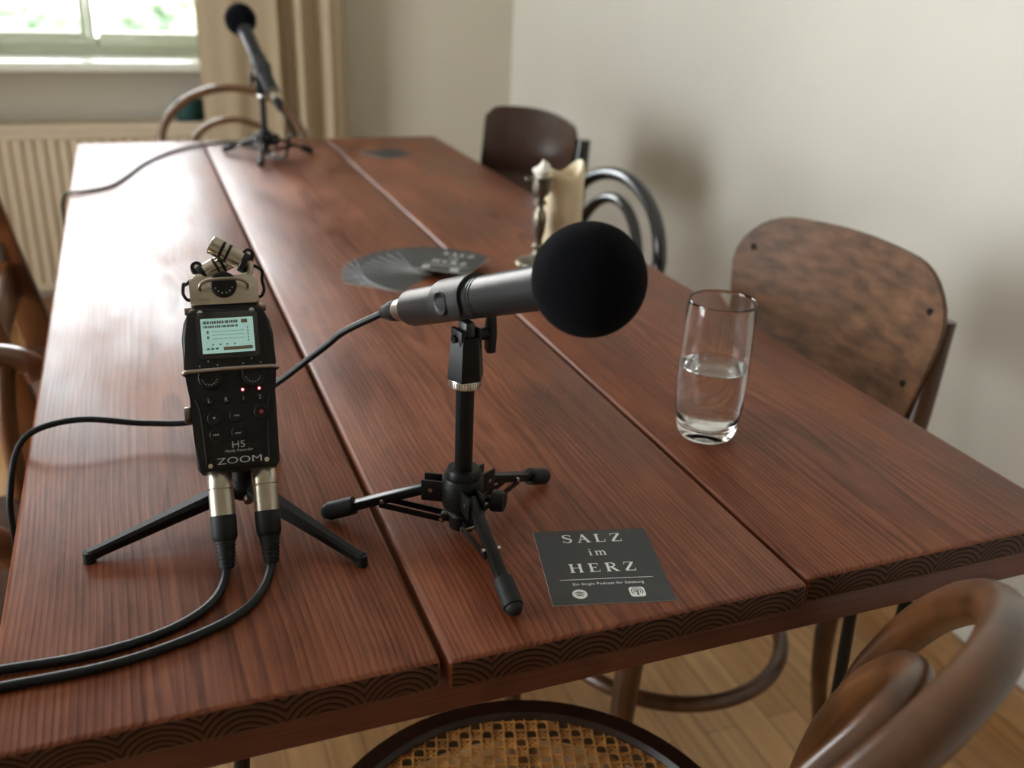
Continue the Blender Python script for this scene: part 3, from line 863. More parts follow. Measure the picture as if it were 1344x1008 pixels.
for x, z, r, kind in ((-.0165, .0420, .0056, 'stop'), (.0012, .0425, .0056, 'pp'), (.0215, .0440, .0060, 'rec'), (-.0160, .0285, .0052, 'back'), (.0012, .0285, .0052, 'fwd')):
    MB().lathe([(r, 0), (r + .0006, .0002), (r + .0010, .0006), (r + .0010, 0)], Matrix.Translation((x, .0, z)) @ basis(V((0, -1, 0))), 32)
    k = MB().lathe([(0, -.0005), (r, -.0005), (r, .0014), (r - .0006, .0020), (0, .0018)], Matrix.Translation((x, 0, z)) @ basis(V((0, -1, 0))), 32).build('key_button', M['black'], rec)
    ic = MB()
    if kind == 'rec': ic.cyl((x, -.0019, z), (x, -.00215, z), .0016, seg=16); ic.build('button_symbol', M['redmark'], k, label='red record dot')
    else: icon(kind, x, z, ic); ic.build('button_symbol', M['greyprint'], k)
t = MB()
t.add(text_bm('H5', .0075, Matrix.Translation((.0010, -.0002, .0195)) @ rx(90), sx=1.25), Matrix.Identity(4))
t.add(text_bm('Handy Recorder', .0032, Matrix.Translation((.0010, -.0002, .0150)) @ rx(90), sx=1.05), Matrix.Identity(4))
t.add(text_bm('ZOOM', .0074, Matrix.Translation((.0010, -.0002, .0072)) @ rx(90), sx=1.62), Matrix.Identity(4))
t.build('front_lettering', M['greyprint'], rec)
MB().cyl((-.0345, .014, .048), (-.0400, .014, .048), .0068, seg=24, bev=.001).build('side_wheel', M['pewter'], rec)
# capsule block
cap = MB().prism(rrect(.0560, .0235, .0022, r2=.0045), 0, .024, Matrix.Translation((0, .002, .1465)) @ XZ, bev=.0016, seg=3).build('capsule_block', M['champagne'], rec, label='champagne-coloured metal capsule block')
MB().tube([(-.0195, .003, .1475), (-.0195, -.0035, .1480), (-.0175, -.0065, .1505), (-.010, -.0072, .1528), (.010, -.0072, .1528), (.0175, -.0065, .1505), (.0195, -.0035, .1480), (.0195, .003, .1475)], .0014, seg=12).build('handle_bar', M['bronze'], cap)
MB().lathe([(0, 0), (.0105, 0), (.0108, .0008), (.0108, .0030), (.0098, .0038), (0, .0040)], Matrix.Translation((0, .003, .1505)) @ basis(V((0, -1, 0))), 40).build('gain_dial', M['black'], cap)
gm = MB()
for k in range(6):
    a = math.radians(205 + 26 * k)
    gm.cyl((.0075 * math.cos(a), -.0010, .1505 + .0075 * math.sin(a)), (.0075 * math.cos(a), -.00135, .1505 + .0075 * math.sin(a)), .0006, seg=8)
gm.build('dial_marks', M['greyprint'], cap)
t = MB(); t.add(text_bm('MIC INPUT', .0019, Matrix.Translation((-.0165, .0018, .1390)) @ rx(90)), Matrix.Identity(4)); t.build('block_lettering', M['screenink'], cap)
for s in (-1, 1):
    MB().cyl((s * .0275, .012, .1325), (s * .0335, .012, .1325), .0033, seg=20, bev=.0006).build('release_button', M['bronze'], rec)
# X/Y capsules
for s, a0, a1, yy in ((1, (.0205, .010, .1700), (-.0085, .006, .1865), .006), (-1, (-.0190, .021, .1640), (.0085, .019, .1775), .020)):
    a0, a1 = V(a0), V(a1); d = (a1 - a0).normalized(); L_ = (a1 - a0).length
    mm = Matrix.Translation(a0) @ basis(d)
    r = .0078
    c_ = MB().lathe([(0, 0), (r * .8, 0), (r * .85, .002), (r, .003), (r, L_ * .48), (r - .0007, L_ * .49), (r - .0007, L_ * .54), (r, L_ * .55), (r, L_ * .64), (r - .0007, L_ * .65), (r - .0007, L_ * .71), (r, L_ * .72), (r, L_ - .0012), (r - .001, L_ - .0004), (r - .0022, L_), (0, L_ - .0005)], mm, 36).build('mic_capsule', M['capsule'], rec)
    for q0, q1 in ((.485, .545), (.645, .715)): MB().lathe([(r - .0005, L_ * q0), (r + .00015, L_ * (q0 + .01)), (r + .00015, L_ * (q1 - .01)), (r - .0005, L_ * q1)], mm, 36).build('black_band', M['black'], c_)
    MB().lathe([(r * .62, -.0002), (r * 1.12, -.0002), (r * 1.18, .0006), (r * 1.18, .0040), (r * 1.1, .0048), (r * .9, .0050)], mm, 30).build('black_collar', M['black'], c_)
    MB().lathe([(r * .45, -.0006), (0, -.0010)], mm, 20).build('capsule_face', M['chrome'], c_)
    # arm holding it
    base = V((s * .0190, .012, .156)); 
    MB().tube([base + V((s * -.004, 0, -.001)), base + V((s * .001, 0, .004)), a0 + V((s * .001, .001, -.002)), a0 + V((s * -.002, 0, .003))], .0052, seg=14, squash=.7).build('capsule_arm', M['champagne'], rec)
    MB().cyl(a0 + V((s * .0020, -.0065, .006)), a0 + V((s * .0020, .0040, .006)), .0052, seg=20, bev=.001).build('pivot_ear', M['blackmetal'], rec)
    MB().cyl(a0 + V((s * .0020, -.0069, .006)), a0 + V((s * .0020, -.0064, .006)), .0019, seg=14).build('pivot_pin', M['chrome'], rec)
    MB().tube([a0 + V((s * .006, .004, -.001)), a0 + V((s * .0125, .004, -.006)), (s * .0325, .014, .1560), (s * .0335, .013, .1480), (s * .0310, .012, .1425), (s * .0275, .012, .1415)], .0014, seg=10).build('capsule_wire', M['blackmetal'], rec)
# mini tripod
hubp = V((.0560, .741, .781))
tri = thing('mini_tripod', 'small black plastic tripod under the audio recorder', 'tripod', hubp)
MB().sph((0, 0, 0), .0150, (1, 1, .85), seg=24).cyl((0, 0, -.002), (.0, -.0045, .030), .0085, .0095, seg=20).build('tripod_head', M['black'], tri)
MB().cyl((.001, -.013, -.004), (.001, -.0185, -.006), .0035, seg=14).build('brass_screw', M['bronze'], tri)
for tip in ((-.0690, .709), (.1345, .640), (.095, .850)):
    tp = V((tip[0], tip[1], .7555)) - hubp
    a = tp.normalized() * .010 + V((0, 0, .002)); sd = tp.cross(V((0, 0, 1))).normalized(); nn = sd.cross(tp.normalized())
    dd = (tp - a)
    mb = MB(); rings = []
    for t_, w, h in ((0, .0085, .0070), (.08, .0090, .0068), (.5, .0062, .0056), (.93, .0044, .0045), (1.0, .0046, .0050)):
        c_ = a + dd * t_
        rings.append((c_, w, h))
    sec = [(-1, -.55), (-.55, -1), (.55, -1), (1, -.55), (1, .55), (.55, 1), (-.55, 1), (-1, .55)]
    R_ = [[mb.bm.verts.new(c_ + sd * (u * w) + nn * (v * h)) for u, v in sec] for c_, w, h in rings]
    for A, B in zip(R_, R_[1:]):
        for k in range(8): mb.bm.faces.new((A[k], A[(k + 1) % 8], B[(k + 1) % 8], B[k]))
    mb.bm.faces.new(R_[0][::-1]); mb.bm.faces.new(R_[-1])
    leg = mb.build('leg', M['blackmetal'], tri, sharp=25)
    MB().cyl(tp + V((0, 0, -.0055)), tp + V((0, 0, .004)), .0050, .0045, seg=16).build('foot_pad', M['rubber'], leg)

# ---------------------------------------------------------------- cards
def stroke(mb, pts, ws, z, th=.00008):
    """flat ribbon of varying width through pts (2-D)"""
    P = catmull([V((x, y, 0)) for x, y in pts], 6) if len(pts) > 2 else [V((x, y, 0)) for x, y in pts]
    n = len(P); A = []; B = []; C = []; D = []
    for i, p in enumerate(P):
        t = (P[min(i + 1, n - 1)] - P[max(i - 1, 0)]).normalized(); s = V((-t.y, t.x, 0))
        f = i / (n - 1) * (len(ws) - 1); k = min(int(f), len(ws) - 2) if len(ws) > 1 else 0
        w = ws[0] if len(ws) == 1 else ws[k] + (ws[k + 1] - ws[k]) * (f - k)
        for lst, e, zz in ((A, 1, z), (B, -1, z), (C, 1, z + th), (D, -1, z + th)):
            q = p + s * (e * w / 2); q.z = zz; lst.append(mb.bm.verts.new(q))
    for i in range(n - 1):
        mb.bm.faces.new((C[i], D[i], D[i + 1], C[i + 1])); mb.bm.faces.new((A[i], A[i + 1], B[i + 1], B[i]))
        mb.bm.faces.new((A[i], C[i], C[i + 1], A[i + 1])); mb.bm.faces.new((B[i], B[i + 1], D[i + 1], D[i]))
    mb.bm.faces.new((A[0], B[0], D[0], C[0])); mb.bm.faces.new((A[-1], C[-1], D[-1], B[-1]))
TK, TN, SF = .185, .070, .062     # thick, thin, serif
GL = {
 'S': (.62, [([(.54, .74), (.52, .90), (.33, .985), (.12, .90), (.10, .70), (.30, .54), (.50, .42), (.54, .22), (.40, .03), (.20, .015), (.07, .12), (.05, .28)], [.04, .06, .07, .12, .15, .16, .15, .12, .07, .06, .04]), ([(.54, .74), (.555, .97)], [.04]), ([(.05, .28), (.04, .03)], [.04])]),
 'A': (.86, [([(.12, .0), (.42, 1.0)], [TN]), ([(.40, 1.0), (.74, .0)], [TK]), ([(.22, .36), (.60, .36)], [TN]), ([(.0, .02), (.26, .02)], [SF]), ([(.58, .02), (.88, .02)], [SF])]),
 'L': (.72, [([(.16, 0), (.16, 1)], [TK]), ([(.02, .98), (.34, .98)], [SF]), ([(.02, .025), (.64, .025)], [SF]), ([(.63, .0), (.67, .30)], [.07, .03])]),
 'Z': (.74, [([(.60, .95), (.10, .05)], [TK]), ([(.08, .975), (.68, .975)], [SF]), ([(.06, .025), (.66, .025)], [SF]), ([(.09, .99), (.06, .74)], [.06, .03]), ([(.66, .0), (.70, .28)], [.06, .03])]),
 'H': (.90, [([(.16, 0), (.16, 1)], [TK]), ([(.70, 0), (.70, 1)], [TK]), ([(.16, .52), (.70, .52)], [TN]), ([(.02, .98), (.30, .98)], [SF]), ([(.02, .02), (.30, .02)], [SF]), ([(.56, .98), (.84, .98)], [SF]), ([(.56, .02), (.84, .02)], [SF])]),
 'E': (.74, [([(.16, 0), (.16, 1)], [TK]), ([(.02, .975), (.62, .975)], [SF]), ([(.02, .025), (.64, .025)], [SF]), ([(.16, .52), (.46, .52)], [TN]), ([(.46, .40), (.46, .64)], [.04]), ([(.61, .99), (.63, .74)], [.06, .03]), ([(.63, 0), (.67, .28)], [.06, .03])]),
 'R': (.84, [([(.16, 0), (.16, 1)], [TK]), ([(.02, .98), (.20, .98)], [SF]), ([(.02, .02), (.30, .02)], [SF]), ([(.16, .975), (.40, .97), (.58, .86), (.58, .66), (.42, .53), (.16, .51)], [.05, .07, .13, .13, .07, .05]), ([(.36, .52), (.68, .03)], [TK]), ([(.64, .02), (.84, .02)], [SF])]),
 'i': (.40, [([(.18, 0), (.18, .66)], [.14]), ([(.04, .64), (.18, .64)], [SF]), ([(.04, .02), (.32, .02)], [SF]), ([(.11, .92), (.25, .92)], [.14])]),
 'm': (1.16, [([(.18, 0), (.18, .68)], [.14]), ([(.56, 0), (.56, .50)], [.14]), ([(.94, 0), (.94, .50)], [.14]), ([(.20, .50), (.36, .66), (.50, .64), (.56, .48)], [.05, .07, .12, .14]), ([(.58, .50), (.74, .66), (.88, .64), (.94, .48)], [.05, .07, .12, .14]), ([(.04, .65), (.18, .65)], [SF]), ([(.06, .02), (.32, .02)], [SF]), ([(.44, .02), (.70, .02)], [SF]), ([(.82, .02), (1.08, .02)], [SF])]),
}
def serif_word(mb, word, cx, cy, h, gap, z, sx=1.0):
    W_ = sum(GL[c][0] * h * sx for c in word) + gap * (len(word) - 1)
    x = cx - W_ / 2
    for c in word:
        for pts, ws in GL[c][1]:
            stroke(mb, [(x + px * h * sx, cy + py * h) for px, py in pts], [w * h for w in ws], z)
        x += GL[c][0] * h * sx + gap
CW, CH, CT = .098, .1030, .0007
def card_parts():
    c = MB().box((0, 0, CT / 2), (CW, CH, CT)).bm
    base = bpy.data.meshes.new('card'); c.to_mesh(base); base.materials.append(M['card']); base.materials.append(M['cardedge'])
    for p in base.polygons: p.material_index = 0 if abs(p.normal.z) > .5 else 1
    z = CT + .00003
    w = MB()
    serif_word(w, 'SALZ', 0, .0330, .0118, .0042, z, 1.12)
    serif_word(w, 'im', .0005, .0135, .0090, .0016, z, 1.0)
    serif_word(w, 'HERZ', 0, -.0100, .0118, .0042, z, 1.12)
    w.box((0, -.0195, z), (.076, .0006, .00008))
    w.add(text_bm('Ein Single Podcast für Salzburg', .0043, Matrix.Translation((0, -.0258, z)), depth=.00008, spacing=1.08), Matrix.Identity(4))
    # round music badge with three arcs, podcast badge; (the square code between them is left out)
    w.cyl((-.0255, -.0385, z - .00003), (-.0255, -.0385, z + .00005), .0060, seg=40)
    w.prism([(x + .0205, y - .0385) for x, y in rrect(.0125, .0125, .0030)], z - .00003, z + .00005)
    word = w.build('card_lettering', M['white'])
    k = MB()
    for w_, y0 in ((.0038, -.0366), (.0031, -.0386), (.0024, -.0404)):
        stroke(k, [(-.0255 - w_, y0 - .0005), (-.0258, y0 + .0005), (-.0255 + w_, y0 - .0007)], [.0007, .0010, .0007], z + .00006)
    cx, cy = .0205, -.0380
    for r in (.0027, .0046):
        stroke(k, [(cx + r * math.cos(math.radians(a)), cy + r * math.sin(math.radians(a))) for a in (-42, 0, 45, 90, 135, 180, 222)], [.0007], z + .00006)
    k.cyl((cx, cy, z + .00006), (cx, cy, z + .00014), .0012, seg=16)
    stroke(k, [(cx, cy - .0016), (cx, cy - .0052)], [.0018, .0012], z + .00006)
    mark = k.build('badge_marks', M['card'])
    me1, me2 = word.data, mark.data
    bpy.data.objects.remove(word); bpy.data.objects.remove(mark)
    return base, me1, me2
CARD = card_parts()
def card(loc, deg, label, group=None, face=True, name='promo_card', tilt=None):
    o = bpy.data.objects.new(name, CARD[0]); COL.objects.link(o)
    m = Matrix.Translation(V(loc)) @ rz(deg)
    if tilt: m = m @ tilt
    o.matrix_world = m
    tag(o, label, 'card', group)
    if face:
        w = bpy.data.objects.new('card_lettering', CARD[1]); COL.objects.link(w); w.parent = o
        k = bpy.data.objects.new('badge_marks', CARD[2]); COL.objects.link(k); k.parent = o
    return o
card((.3200, .5810, .75), -13.5, 'dark square card with white lettering lying alone near the front edge')
card((.585, 2.345, .75), 20, 'single dark card lying alone at the far end of the table', face=False)
PV = V((.392, 1.372, 0))
fan = [52 + 0, 38, 24, 12, 2, -6, -12][::1]
angs = [138, 129, 121, 112, 104, 95, 86, 77, 68, 58, 47, 36, 24, 12, 0, -14, -27, -38]
for i, a in enumerate(angs):
    # pivot sits near the card's lower left corner
    off = rz(a) @ V((CW / 2 - .014, CH / 2 - .014, 0))
    if i == 0: lab = 'dark card at the left end of the fan, lowest of the pile'
    elif i == len(angs) - 1: lab = 'topmost card of the fan with white lettering, at its right end'
    elif i == len(angs) - 2: lab = 'lettered card in the fan directly under the topmost one'
    else: lab = 'dark card spread in the middle of the fanned pile'
    card((PV.x + off.x, PV.y + off.y, .75 + i * .00085), a, lab, 'cards fanned out on the table', face=(i in (0, 2, 5) or i >= 16))

# ---------------------------------------------------------------- glass and water
GX, GY = .531, .766
gl = MB()
outer = [(0, 0), (.022, 0), (.0268, .0012), (.0298, .005), (.0322, .014), (.0345, .030), (.0358, .050), (.0362, .070), (.0358, .095), (.0350, .120), (.0342, .146), (.0339, .1485), (.0334, .1492)]
inner = [(.0328, .1485), (.0327, .146), (.0335, .120), (.0343, .095), (.0347, .070), (.0343, .050), (.0330, .030), (.0305, .0185), (.0265, .0135), (.016, .0118), (0, .0112)]
gl.lathe(outer + inner, seg=72)
g_ = gl.build('drinking_glass', M['glass'], sharp=60); g_.location = (GX, GY, .7502)
tag(g_, 'clear drinking glass half full of water on the right board', 'drinking glass')
wt = MB()
wt.lathe([(0, .0114), (.016, .0120), (.0264, .0137), (.0304, .0187), (.0329, .0302), (.0342, .0500), (.0346, .0700), (.03455, .0795), (.0340, .0789), (.0330, .0786), (0, .0786)], seg=72)
w_ = wt.build('water', M['water'], sharp=60); w_.location = (GX, GY, .7502)
tag(w_, 'clear water filling the lower half of the drinking glass', 'water')

# ---------------------------------------------------------------- candles
cs = thing('candlestick', 'slim turned pewter candlestick beside the thick ivory candle', 'candlestick', (.592, 1.383, .75))
MB().lathe([(0, 0), (.034, 0), (.036, .002), (.034, .006), (.026, .009), (.016, .013), (.009, .018), (.007, .024), (.0105, .028), (.0105, .031), (.006, .035), (.006, .041), (.0095, .056), (.0110, .072), (.0100, .084), (.0055, .092), (.0055, .096), (.0100, .099), (.0100, .102), (.0060, .105), (.0065, .110), (.0125, .115), (.0140, .122), (.0140, .136), (.0165, .139), (.0165, .1415), (.0115, .1415), (.011, .125), (0, .125)], seg=40).build('stem_and_cup', M['pewter'], cs)
MB().cyl((-.0135, 0, .138), (-.024, .0, .139), .0022, seg=10).sph((-.025, 0, .139), .0035, seg=12).build('thumb_tab', M['pewter'], cs)
st = MB()
bmesh.ops.create_uvsphere(st.bm, u_segments=24, v_segments=16, radius=1, matrix=Matrix.Identity(4))
for v in st.bm.verts:
    a = math.atan2(v.co.y, v.co.x); z = v.co.z
    r = .0125 * (1 + .12 * math.sin(3 * a + 1) + .25 * math.sin(z * 5))
    v.co = V((v.co.x * r, v.co.y * r, .016 + z * .018 + .004 * math.cos(a) * (z > .4)))
o = st.build('candle_stub', M['waxwhite']); o.location = (.592, 1.383, .75 + .131)
tag(o, 'short white candle stub melted into the candlestick cup', 'candle', 'candles on the table')
cd = MB(); R_ = .0348; NS = 56
prof = [(0, 0), (R_ - .001, 0), (R_, .002), (R_, .04), (R_, .08), (R_, .110), (R_ + .0005, .125), (R_ + .001, .136), (R_ - .001, .146), (R_ - .0045, .148), (R_ - .008, .142), (R_ - .010, .128), (R_ - .014, .118), (.006, .115), (0, .116)]
cd.lathe(prof, seg=NS)
for v in cd.bm.verts:
    a = math.atan2(v.co.y, v.co.x); rr_ = v.co.xy.length
    f = max(0.0, min(1.0, (v.co.z - .100) / .046)) * min(1.0, rr_ / .022)
    v.co.z += f * (.009 * math.cos(2 * a) + .003 * math.sin(3 * a + 1))
    k = 1 + f * (.05 * math.cos(2 * a) - .05 * math.cos(a) + .03 * math.sin(3 * a + 1))
    v.co.x *= k; v.co.y *= k
co = cd.build('pillar_candle', M['wax'], sharp=70); co.location = (.643, 1.415, .75)
tag(co, 'thick ivory pillar candle with a melted folded rim', 'candle', 'candles on the table')
MB().tube([(0, 0, .112), (.001, 0, .120), (.003, .001, .127)], .0009, seg=8).build('wick', M['greyslot'], co)

# ---------------------------------------------------------------- chairs
def hoop_pts(hw, z0, zc, zt, t0, t1, n=9, zb=.46, zmax=.88, tuck=.9, p=1.3):
    """back hoop: starts at seat, rises, arches; local back = -y"""
    def yy(z): f = max(0, (z - zb) / (zmax - zb)); return -(t0 + (t1 - t0) * f ** p)
    P = [(-hw * tuck, z0), (-hw * .97, (z0 + zc) / 2), ]
    for k in range(n + 1):
        a = PI - PI * k / n
        P.append((hw * math.cos(a), zc + (zt - zc) * math.sin(a)))
    P += [(hw * .97, (z0 + zc) / 2), (hw * tuck, z0)]
    return [V((x, yy(z), z)) for x, z in P]
def leg(root, a, b_, m, r0=.017, r1=.012, mid=None):
    pts = [V(a), V(mid) if mid else V(a).lerp(V(b_), .5), V(b_)]
    MB().tube(pts, lambda t: r0 + (r1 - r0) * t, seg=16, sub=8).build('leg', m, root)
def cane(root, r, z):
    mb = MB(); p = .0165
    n = int(r / p) + 1
    def strip(nx, ny, d, w, zz):
        if abs(d) >= r: return
        h = math.sqrt(r * r - d * d)
        c = V((nx * d, ny * d, zz)); ang = math.degrees(math.atan2(nx, -ny))
        mb.box(c, (2 * h, w, .0007), rot=rz(ang))
    for i in range(-n, n + 1):
        for e in (-.0017, .0017):
            strip(0, 1, i * p + e, .0015, z)
            strip(1, 0, i * p + e, .0015, z + .0006)
    q = p / math.sqrt(2)
    s2 = math.sqrt(.5)
    for i in range(-int(r / q) - 1, int(r / q) + 2):
        d = (i + .5) * q
        if i % 1 == 0:
            strip(s2, s2, d, .0020, z + .0012); strip(-s2, s2, d, .0020, z + .0018)
    return mb.build('cane_weave', M['cane'], root, label='woven cane panel with open holes')
def ring(root, name, r, z, w, h, m, yoff=0):
    MB().lathe([(r - w, z - h), (r - w * .2, z - h), (r, z - h * .7), (r, z - h * .3), (r - w * .2, z), (r - w * .85, z), (r - w, z - h * .15), (r - w, z - h)], Matrix.Translation((0, yoff, 0)), 72).build(name, m, root)

def bentwood_chair(loc, deg, label, m, cane_seat=True, tube=.0145, hw=.200, zt=.885, t1=.285, in_zt=.80, in_hw=.115, t0=.195, zc=.70, group='bentwood chairs with hooped backs', p=1.3, in_zc=None):
    root = thing('bentwood_chair', label, 'chair', loc, rz(deg), group)
    zm = zt
    MB().tube(hoop_pts(hw, .40, zc, zt, t0, t1, zmax=zm, n=12, p=p), tube, seg=20, sub=6).build('back_hoop', m, root)
    MB().tube(hoop_pts(in_hw, .44, in_zc or zc - .04, in_zt, t0, t1, zmax=zm, tuck=.85, n=12, p=p), tube * .82, seg=18, sub=6).build('inner_hoop', m, root)
    ring(root, 'seat_frame', .212, .468, .028, .034, M['seatshade'])
    if cane_seat: cane(root, .187, .4595)
    else: MB().lathe([(0, .462), (.178, .460), (.178, .453), (0, .453)], seg=48).build('seat_panel', m, root)
    for s in (-1, 1):
        leg(root, (s * .150, .135, .450), (s * .185, .185, 0), m)
        leg(root, (s * hw * .9, -t0, .43), (s * .185, -.245, 0), m, .0145, .012)
    MB().tube([(.155 * math.cos(a), .155 * math.sin(a) - .01, .25) for a in [2 * PI * k / 16 for k in range(16)]], .010, seg=14, closed=True, sub=4).build('hoop_stretcher', m, root)
    return root
bentwood_chair((.262, .546, 0), 28, 'brown bentwood chair with cane seat in front of the table end', M['bent'], tube=.0152, hw=.2027, zc=.645, zt=.867, t0=.160, t1=.2945, p=2.478, in_hw=.149, in_zt=.818, in_zc=.497)
bentwood_chair((.262, 2.60, 0), 180, 'bentwood chair with light brown hooped back at the far table end', M['bentlight'], hw=.192, zt=.848, in_zt=.765, in_hw=.125, t1=.225, t0=.17, tube=.011)
bentwood_chair((.678, 1.708, 0), 94, 'black lacquered bentwood chair behind the pillar candle', M['blackwood'], hw=.195, zt=.812, in_zt=.765, in_hw=.128, t1=.235, t0=.19, zc=.665, tube=.0135)

def ply_chair(loc, deg, label, m, legm, w=.40, z0=.60, z1=.865, t0=.20, t1=.275, curve=.035, r_top=.085, legs=None, screws=True, post_in=.022, post_drop=.055, post_r=1.0):
    root = thing('plywood_back_chair', label, 'chair', loc, rz(deg), 'plywood back chairs along the right side')
    # back panel: rounded outline bent about a vertical axis
    out = rrect(w, z1 - z0, .03, n=8, r2=r_top)
    zc = (z0 + z1) / 2
    # arch the top edge a little
    nx, nz = 28, 14
    def inside_half(z):       # half width at height z
        dz = z1 - z
        hw = w / 2
        if dz < r_top: hw = w / 2 - r_top + math.sqrt(max(0, r_top ** 2 - (r_top - dz) ** 2))
        db = z - z0
        return hw - .035 * max(0, 1 - db / .2)
    def yb(x, z): return -(t0 + (t1 - t0) * (z - .46) / (z1 - .46)) - curve * (1 - (2 * x / w) ** 2)
    mb = MB(); th = .009
    F = []; B = []
    zs = [z0 + (z1 - z0) * math.sin(PI / 2 * j / nz) for j in range(nz + 1)]
    for z in zs:
        hw = max(inside_half(z), w / 2 - r_top)
        fr_, br_ = [], []
        for i in range(nx + 1):
            x = hw * (2 * i / nx - 1)
            zz = z + .018 * (1 - (2 * x / w) ** 2) * ((z - z0) / (z1 - z0))
            fr_.append(mb.bm.verts.new((x, yb(x, z), zz))); br_.append(mb.bm.verts.new((x, yb(x, z) - th, zz)))
        F.append(fr_); B.append(br_)
    for j in range(nz):
        for i in range(nx):
            mb.bm.faces.new((F[j][i], F[j][i + 1], F[j + 1][i + 1], F[j + 1][i])); mb.bm.faces.new((B[j][i], B[j + 1][i], B[j + 1][i + 1], B[j][i + 1]))
    for j in range(nz):
        for i in (0, nx): mb.bm.faces.new((F[j][i], F[j + 1][i], B[j + 1][i], B[j][i]))
    for i in range(nx):
        for j in (0, nz): mb.bm.faces.new((F[j][i], F[j][i + 1], B[j][i + 1], B[j][i]))
    bk_ = mb.build('backrest', m, root, sharp=50)
    if screws:
        for s in (-1, 1):
            for z in (z1 - .045, z1 - .15):
                x = s * (w / 2 - .035 if z > z1 - .1 else w / 2 - .045)
                y = yb(x, z)
                MB().cyl((x, y + .0015, z), (x, y - .004, z), .0055, seg=16).build('screw', M['screw'], bk_)
    for s in (-1, 1):
        x = s * (w / 2 - post_in)
        zt_ = z1 - post_drop
        foot = (s * .190, -.212, 0)
        MB().tube([(x, yb(x, zt_) - th - .0125, zt_), (x, yb(x, z0) - th - .0125, z0), (s * .175, -t0 + .022, .45), (s * .176, -t0 + .030, .25), foot], lambda t: post_r * (.0140 + .005 * math.sin(PI * min(1, t * 1.2)) - .003 * t), seg=16, sub=8).build('rear_post', legm, root)
        f = (s * .150, .165, 0)
        if s == 1 and legs: pass
        leg(root, (s * .135, .172, .445), (s * .135, .190, 0), legm, .0195, .013)
    ring(root, 'seat_frame', .205, .462, .040, .034, legm)
    MB().lathe([(0, .452), (.172, .458), (.172, .447), (0, .443)], seg=48).build('seat_panel', m, root)
    MB().tube([(.178 * math.cos(a), .178 * math.sin(a), .265) for a in [2 * PI * k / 16 for k in range(16)]], .0115, seg=14, closed=True, sub=4).build('hoop_stretcher', legm, root)
    return root
ply_chair((.690, 1.035, 0), 99, 'worn brown plywood-backed chair beside the water glass', M['ply'], M['bent'], w=.405, z0=.60, z1=.845, t0=.19, t1=.235)
ply_chair((.665, 2.142, 0), 102, 'glossy dark plywood-backed chair near the far right corner', M['plydark'], M['blackwood'], w=.39, z0=.60, z1=.855, t0=.20, t1=.235, screws=False, r_top=.04, post_in=-.002, post_drop=.02, post_r=1.2)

# left side chairs
def arm_chair(loc, deg, label, m):
    root = thing('armchair', label, 'chair', loc, rz(deg), 'wooden chairs on the left side')
    MB().box((0, 0, .445), (.46, .44, .03), bev=.01, seg=3).build('seat', M['armseat'], root)
    for s in (-1, 1):
        leg(root, (s * .20, .19, .44), (s * .21, .205, 0), m, .018, .014)
        MB().tube([(s * .20, -.215, 0), (s * .20, -.20, .44), (s * .195, -.23, .66), (s * .185, -.265, .86)], .017, seg=14, sub=8).build('rear_post', m, root)
        MB().tube([(s * .200, -.225, .655), (s * .225, -.12, .675), (s * .24, .02, .680), (s * .24, .15, .672), (s * .236, .195, .655), (s * .232, .205, .635)], lambda t: .021, seg=14, sub=8, squash=.75, upv=(0, 0, 1)).build('armrest', m, root)
        MB().tube([(s * .232, .165, .66), (s * .225, .155, .56), (s * .215, .16, .44)], .013, seg=12, sub=6).build('arm_post', m, root)
    MB().tube([(-.20, -.255, .84), (-.1, -.285, .85), (0, -.295, .855), (.1, -.285, .85), (.20, -.255, .84)], .022, seg=14, sub=8, squash=.6).build('crest_rail', m, root)
    for k in (-2, -1, 0, 1, 2): MB().tube([(k * .06, -.20, .45), (k * .065, -.245, .65), (k * .07, -.285, .84)], .008, seg=10).build('back_spindle', m, root)
    return root
arm_chair((-.365, 1.155, 0), -90, 'brown wooden armchair at the left, its armrest against the table', M['armwood'])
def slat_chair(loc, deg, label, m):
    root = thing('board_back_chair', label, 'chair', loc, rz(deg), 'wooden chairs on the left side')
    MB().box((0, 0, .445), (.42, .42, .03), bev=.01, seg=3).build('seat', M['armseat'], root)
    for s in (-1, 1):
        leg(root, (s * .18, .18, .44), (s * .185, .185, 0), m, .018, .014)
        p = [V((s * .20, -.10, 0)), V((s * .20, -.17, .44)), V((s * .20, -.215, .66)), V((s * .20, -.27, .93))]
        P = catmull(p, 6)
        fr_ = []
        for i in range(len(P)):
            t = (P[min(i + 1, len(P) - 1)] - P[max(0, i - 1)]).normalized(); fr_.append((V((1, 0, 0)), V((1, 0, 0)).cross(t)))
        st_ = MB().sweep(P, [(a * .9, b_ * 1.0) for a, b_ in rrect(.026, .062, .006, n=3)], fr_).build('rear_post', m, root)
        MB().cyl((s * .187, -.205, .60), (s * .160, -.205, .60), .006, seg=12).build('steel_bolt', M['steel'], st_)
        MB().box((s * .1865, -.222, .655), (.004, .018, .035)).build('black_plate', M['greyslot'], st_)
    for z, y in ((.88, -.262), (.74, -.233), (.60, -.205)):
        MB().box((0, y, z), (.38, .014, .07), rot=rx(8), bev=.004).build('back_slat', m, root)
    return root
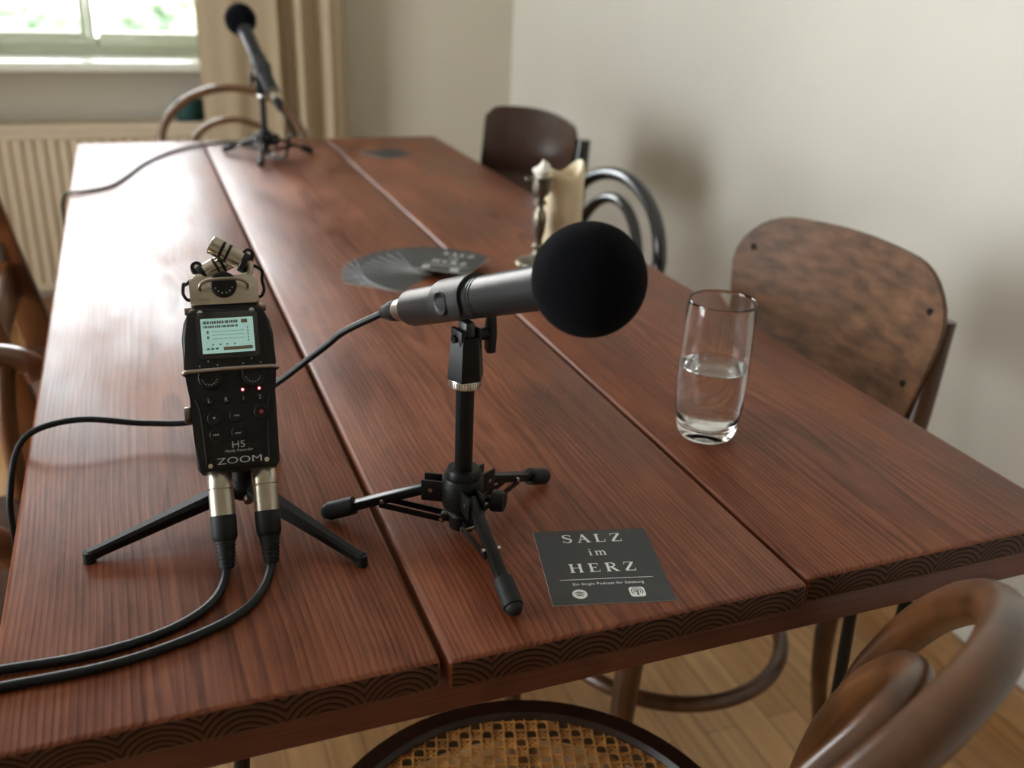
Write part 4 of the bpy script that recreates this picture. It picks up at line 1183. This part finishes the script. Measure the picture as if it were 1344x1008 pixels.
slat_chair((-.042, 1.795, 0), -90, 'wooden chair at the left with a broad leaning rear post', M['armwood'])

# ---------------------------------------------------------------- light, world, camera
w = bpy.data.worlds.new('World'); SC.world = w; w.use_nodes = True
nt = w.node_tree; nt.nodes.clear()
wo = nd(nt, 'ShaderNodeOutputWorld'); bg = nd(nt, 'ShaderNodeBackground')
bg.inputs[0].default_value = (.93, .98, 1.0, 1); bg.inputs[1].default_value = 17.5
nt.links.new(bg.outputs[0], wo.inputs[0])
def portal(name, loc, rot, sx, sy):
    l = bpy.data.lights.new(name, 'AREA'); l.shape = 'RECTANGLE'; l.size = sx; l.size_y = sy
    l.cycles.is_portal = True
    o = bpy.data.objects.new(name, l); COL.objects.link(o); o.location = loc; o.rotation_euler = rot
portal('window_portal', ((WX0 + WX1) / 2, 3.66, (WZ0 + WZ1) / 2), (-PI / 2, 0, 0), WX1 - WX0, WZ1 - WZ0)
portal('side_window_portal', (X0 - .18, (LY0 + LY1) / 2, 1.18), (0, -PI / 2, 0), 2.24, LY1 - LY0)

cam = bpy.data.cameras.new('camera'); co_ = bpy.data.objects.new('camera', cam); COL.objects.link(co_)
cam.sensor_width = 36; cam.lens = 1255.3 / 1344 * 36
r_ = V((.93338, -.35658, .04060)); u_ = V((.10984, .39155, .91358)); f_ = V((.34166, .84825, -.40464))
Mx = Matrix((r_, u_, -f_)).transposed().to_4x4(); Mx.translation = V((0, 0, 1.2))
co_.matrix_world = Mx
cam.clip_start = .02; cam.clip_end = 200
cam.dof.use_dof = True; cam.dof.focus_distance = .76; cam.dof.aperture_fstop = 4.8
SC.camera = co_
SC.view_settings.view_transform = 'Standard'; SC.view_settings.look = 'None'
SC.view_settings.gamma = 1; SC.view_settings.use_curve_mapping = False
SC.view_settings.exposure = -0.03
SC.cycles.use_denoising = True
SC.cycles.max_bounces = 12; SC.cycles.diffuse_bounces = 5; SC.cycles.glossy_bounces = 5; SC.cycles.transmission_bounces = 10
SC.cycles.sample_clamp_indirect = 8
SC.cycles.blur_glossy = .5
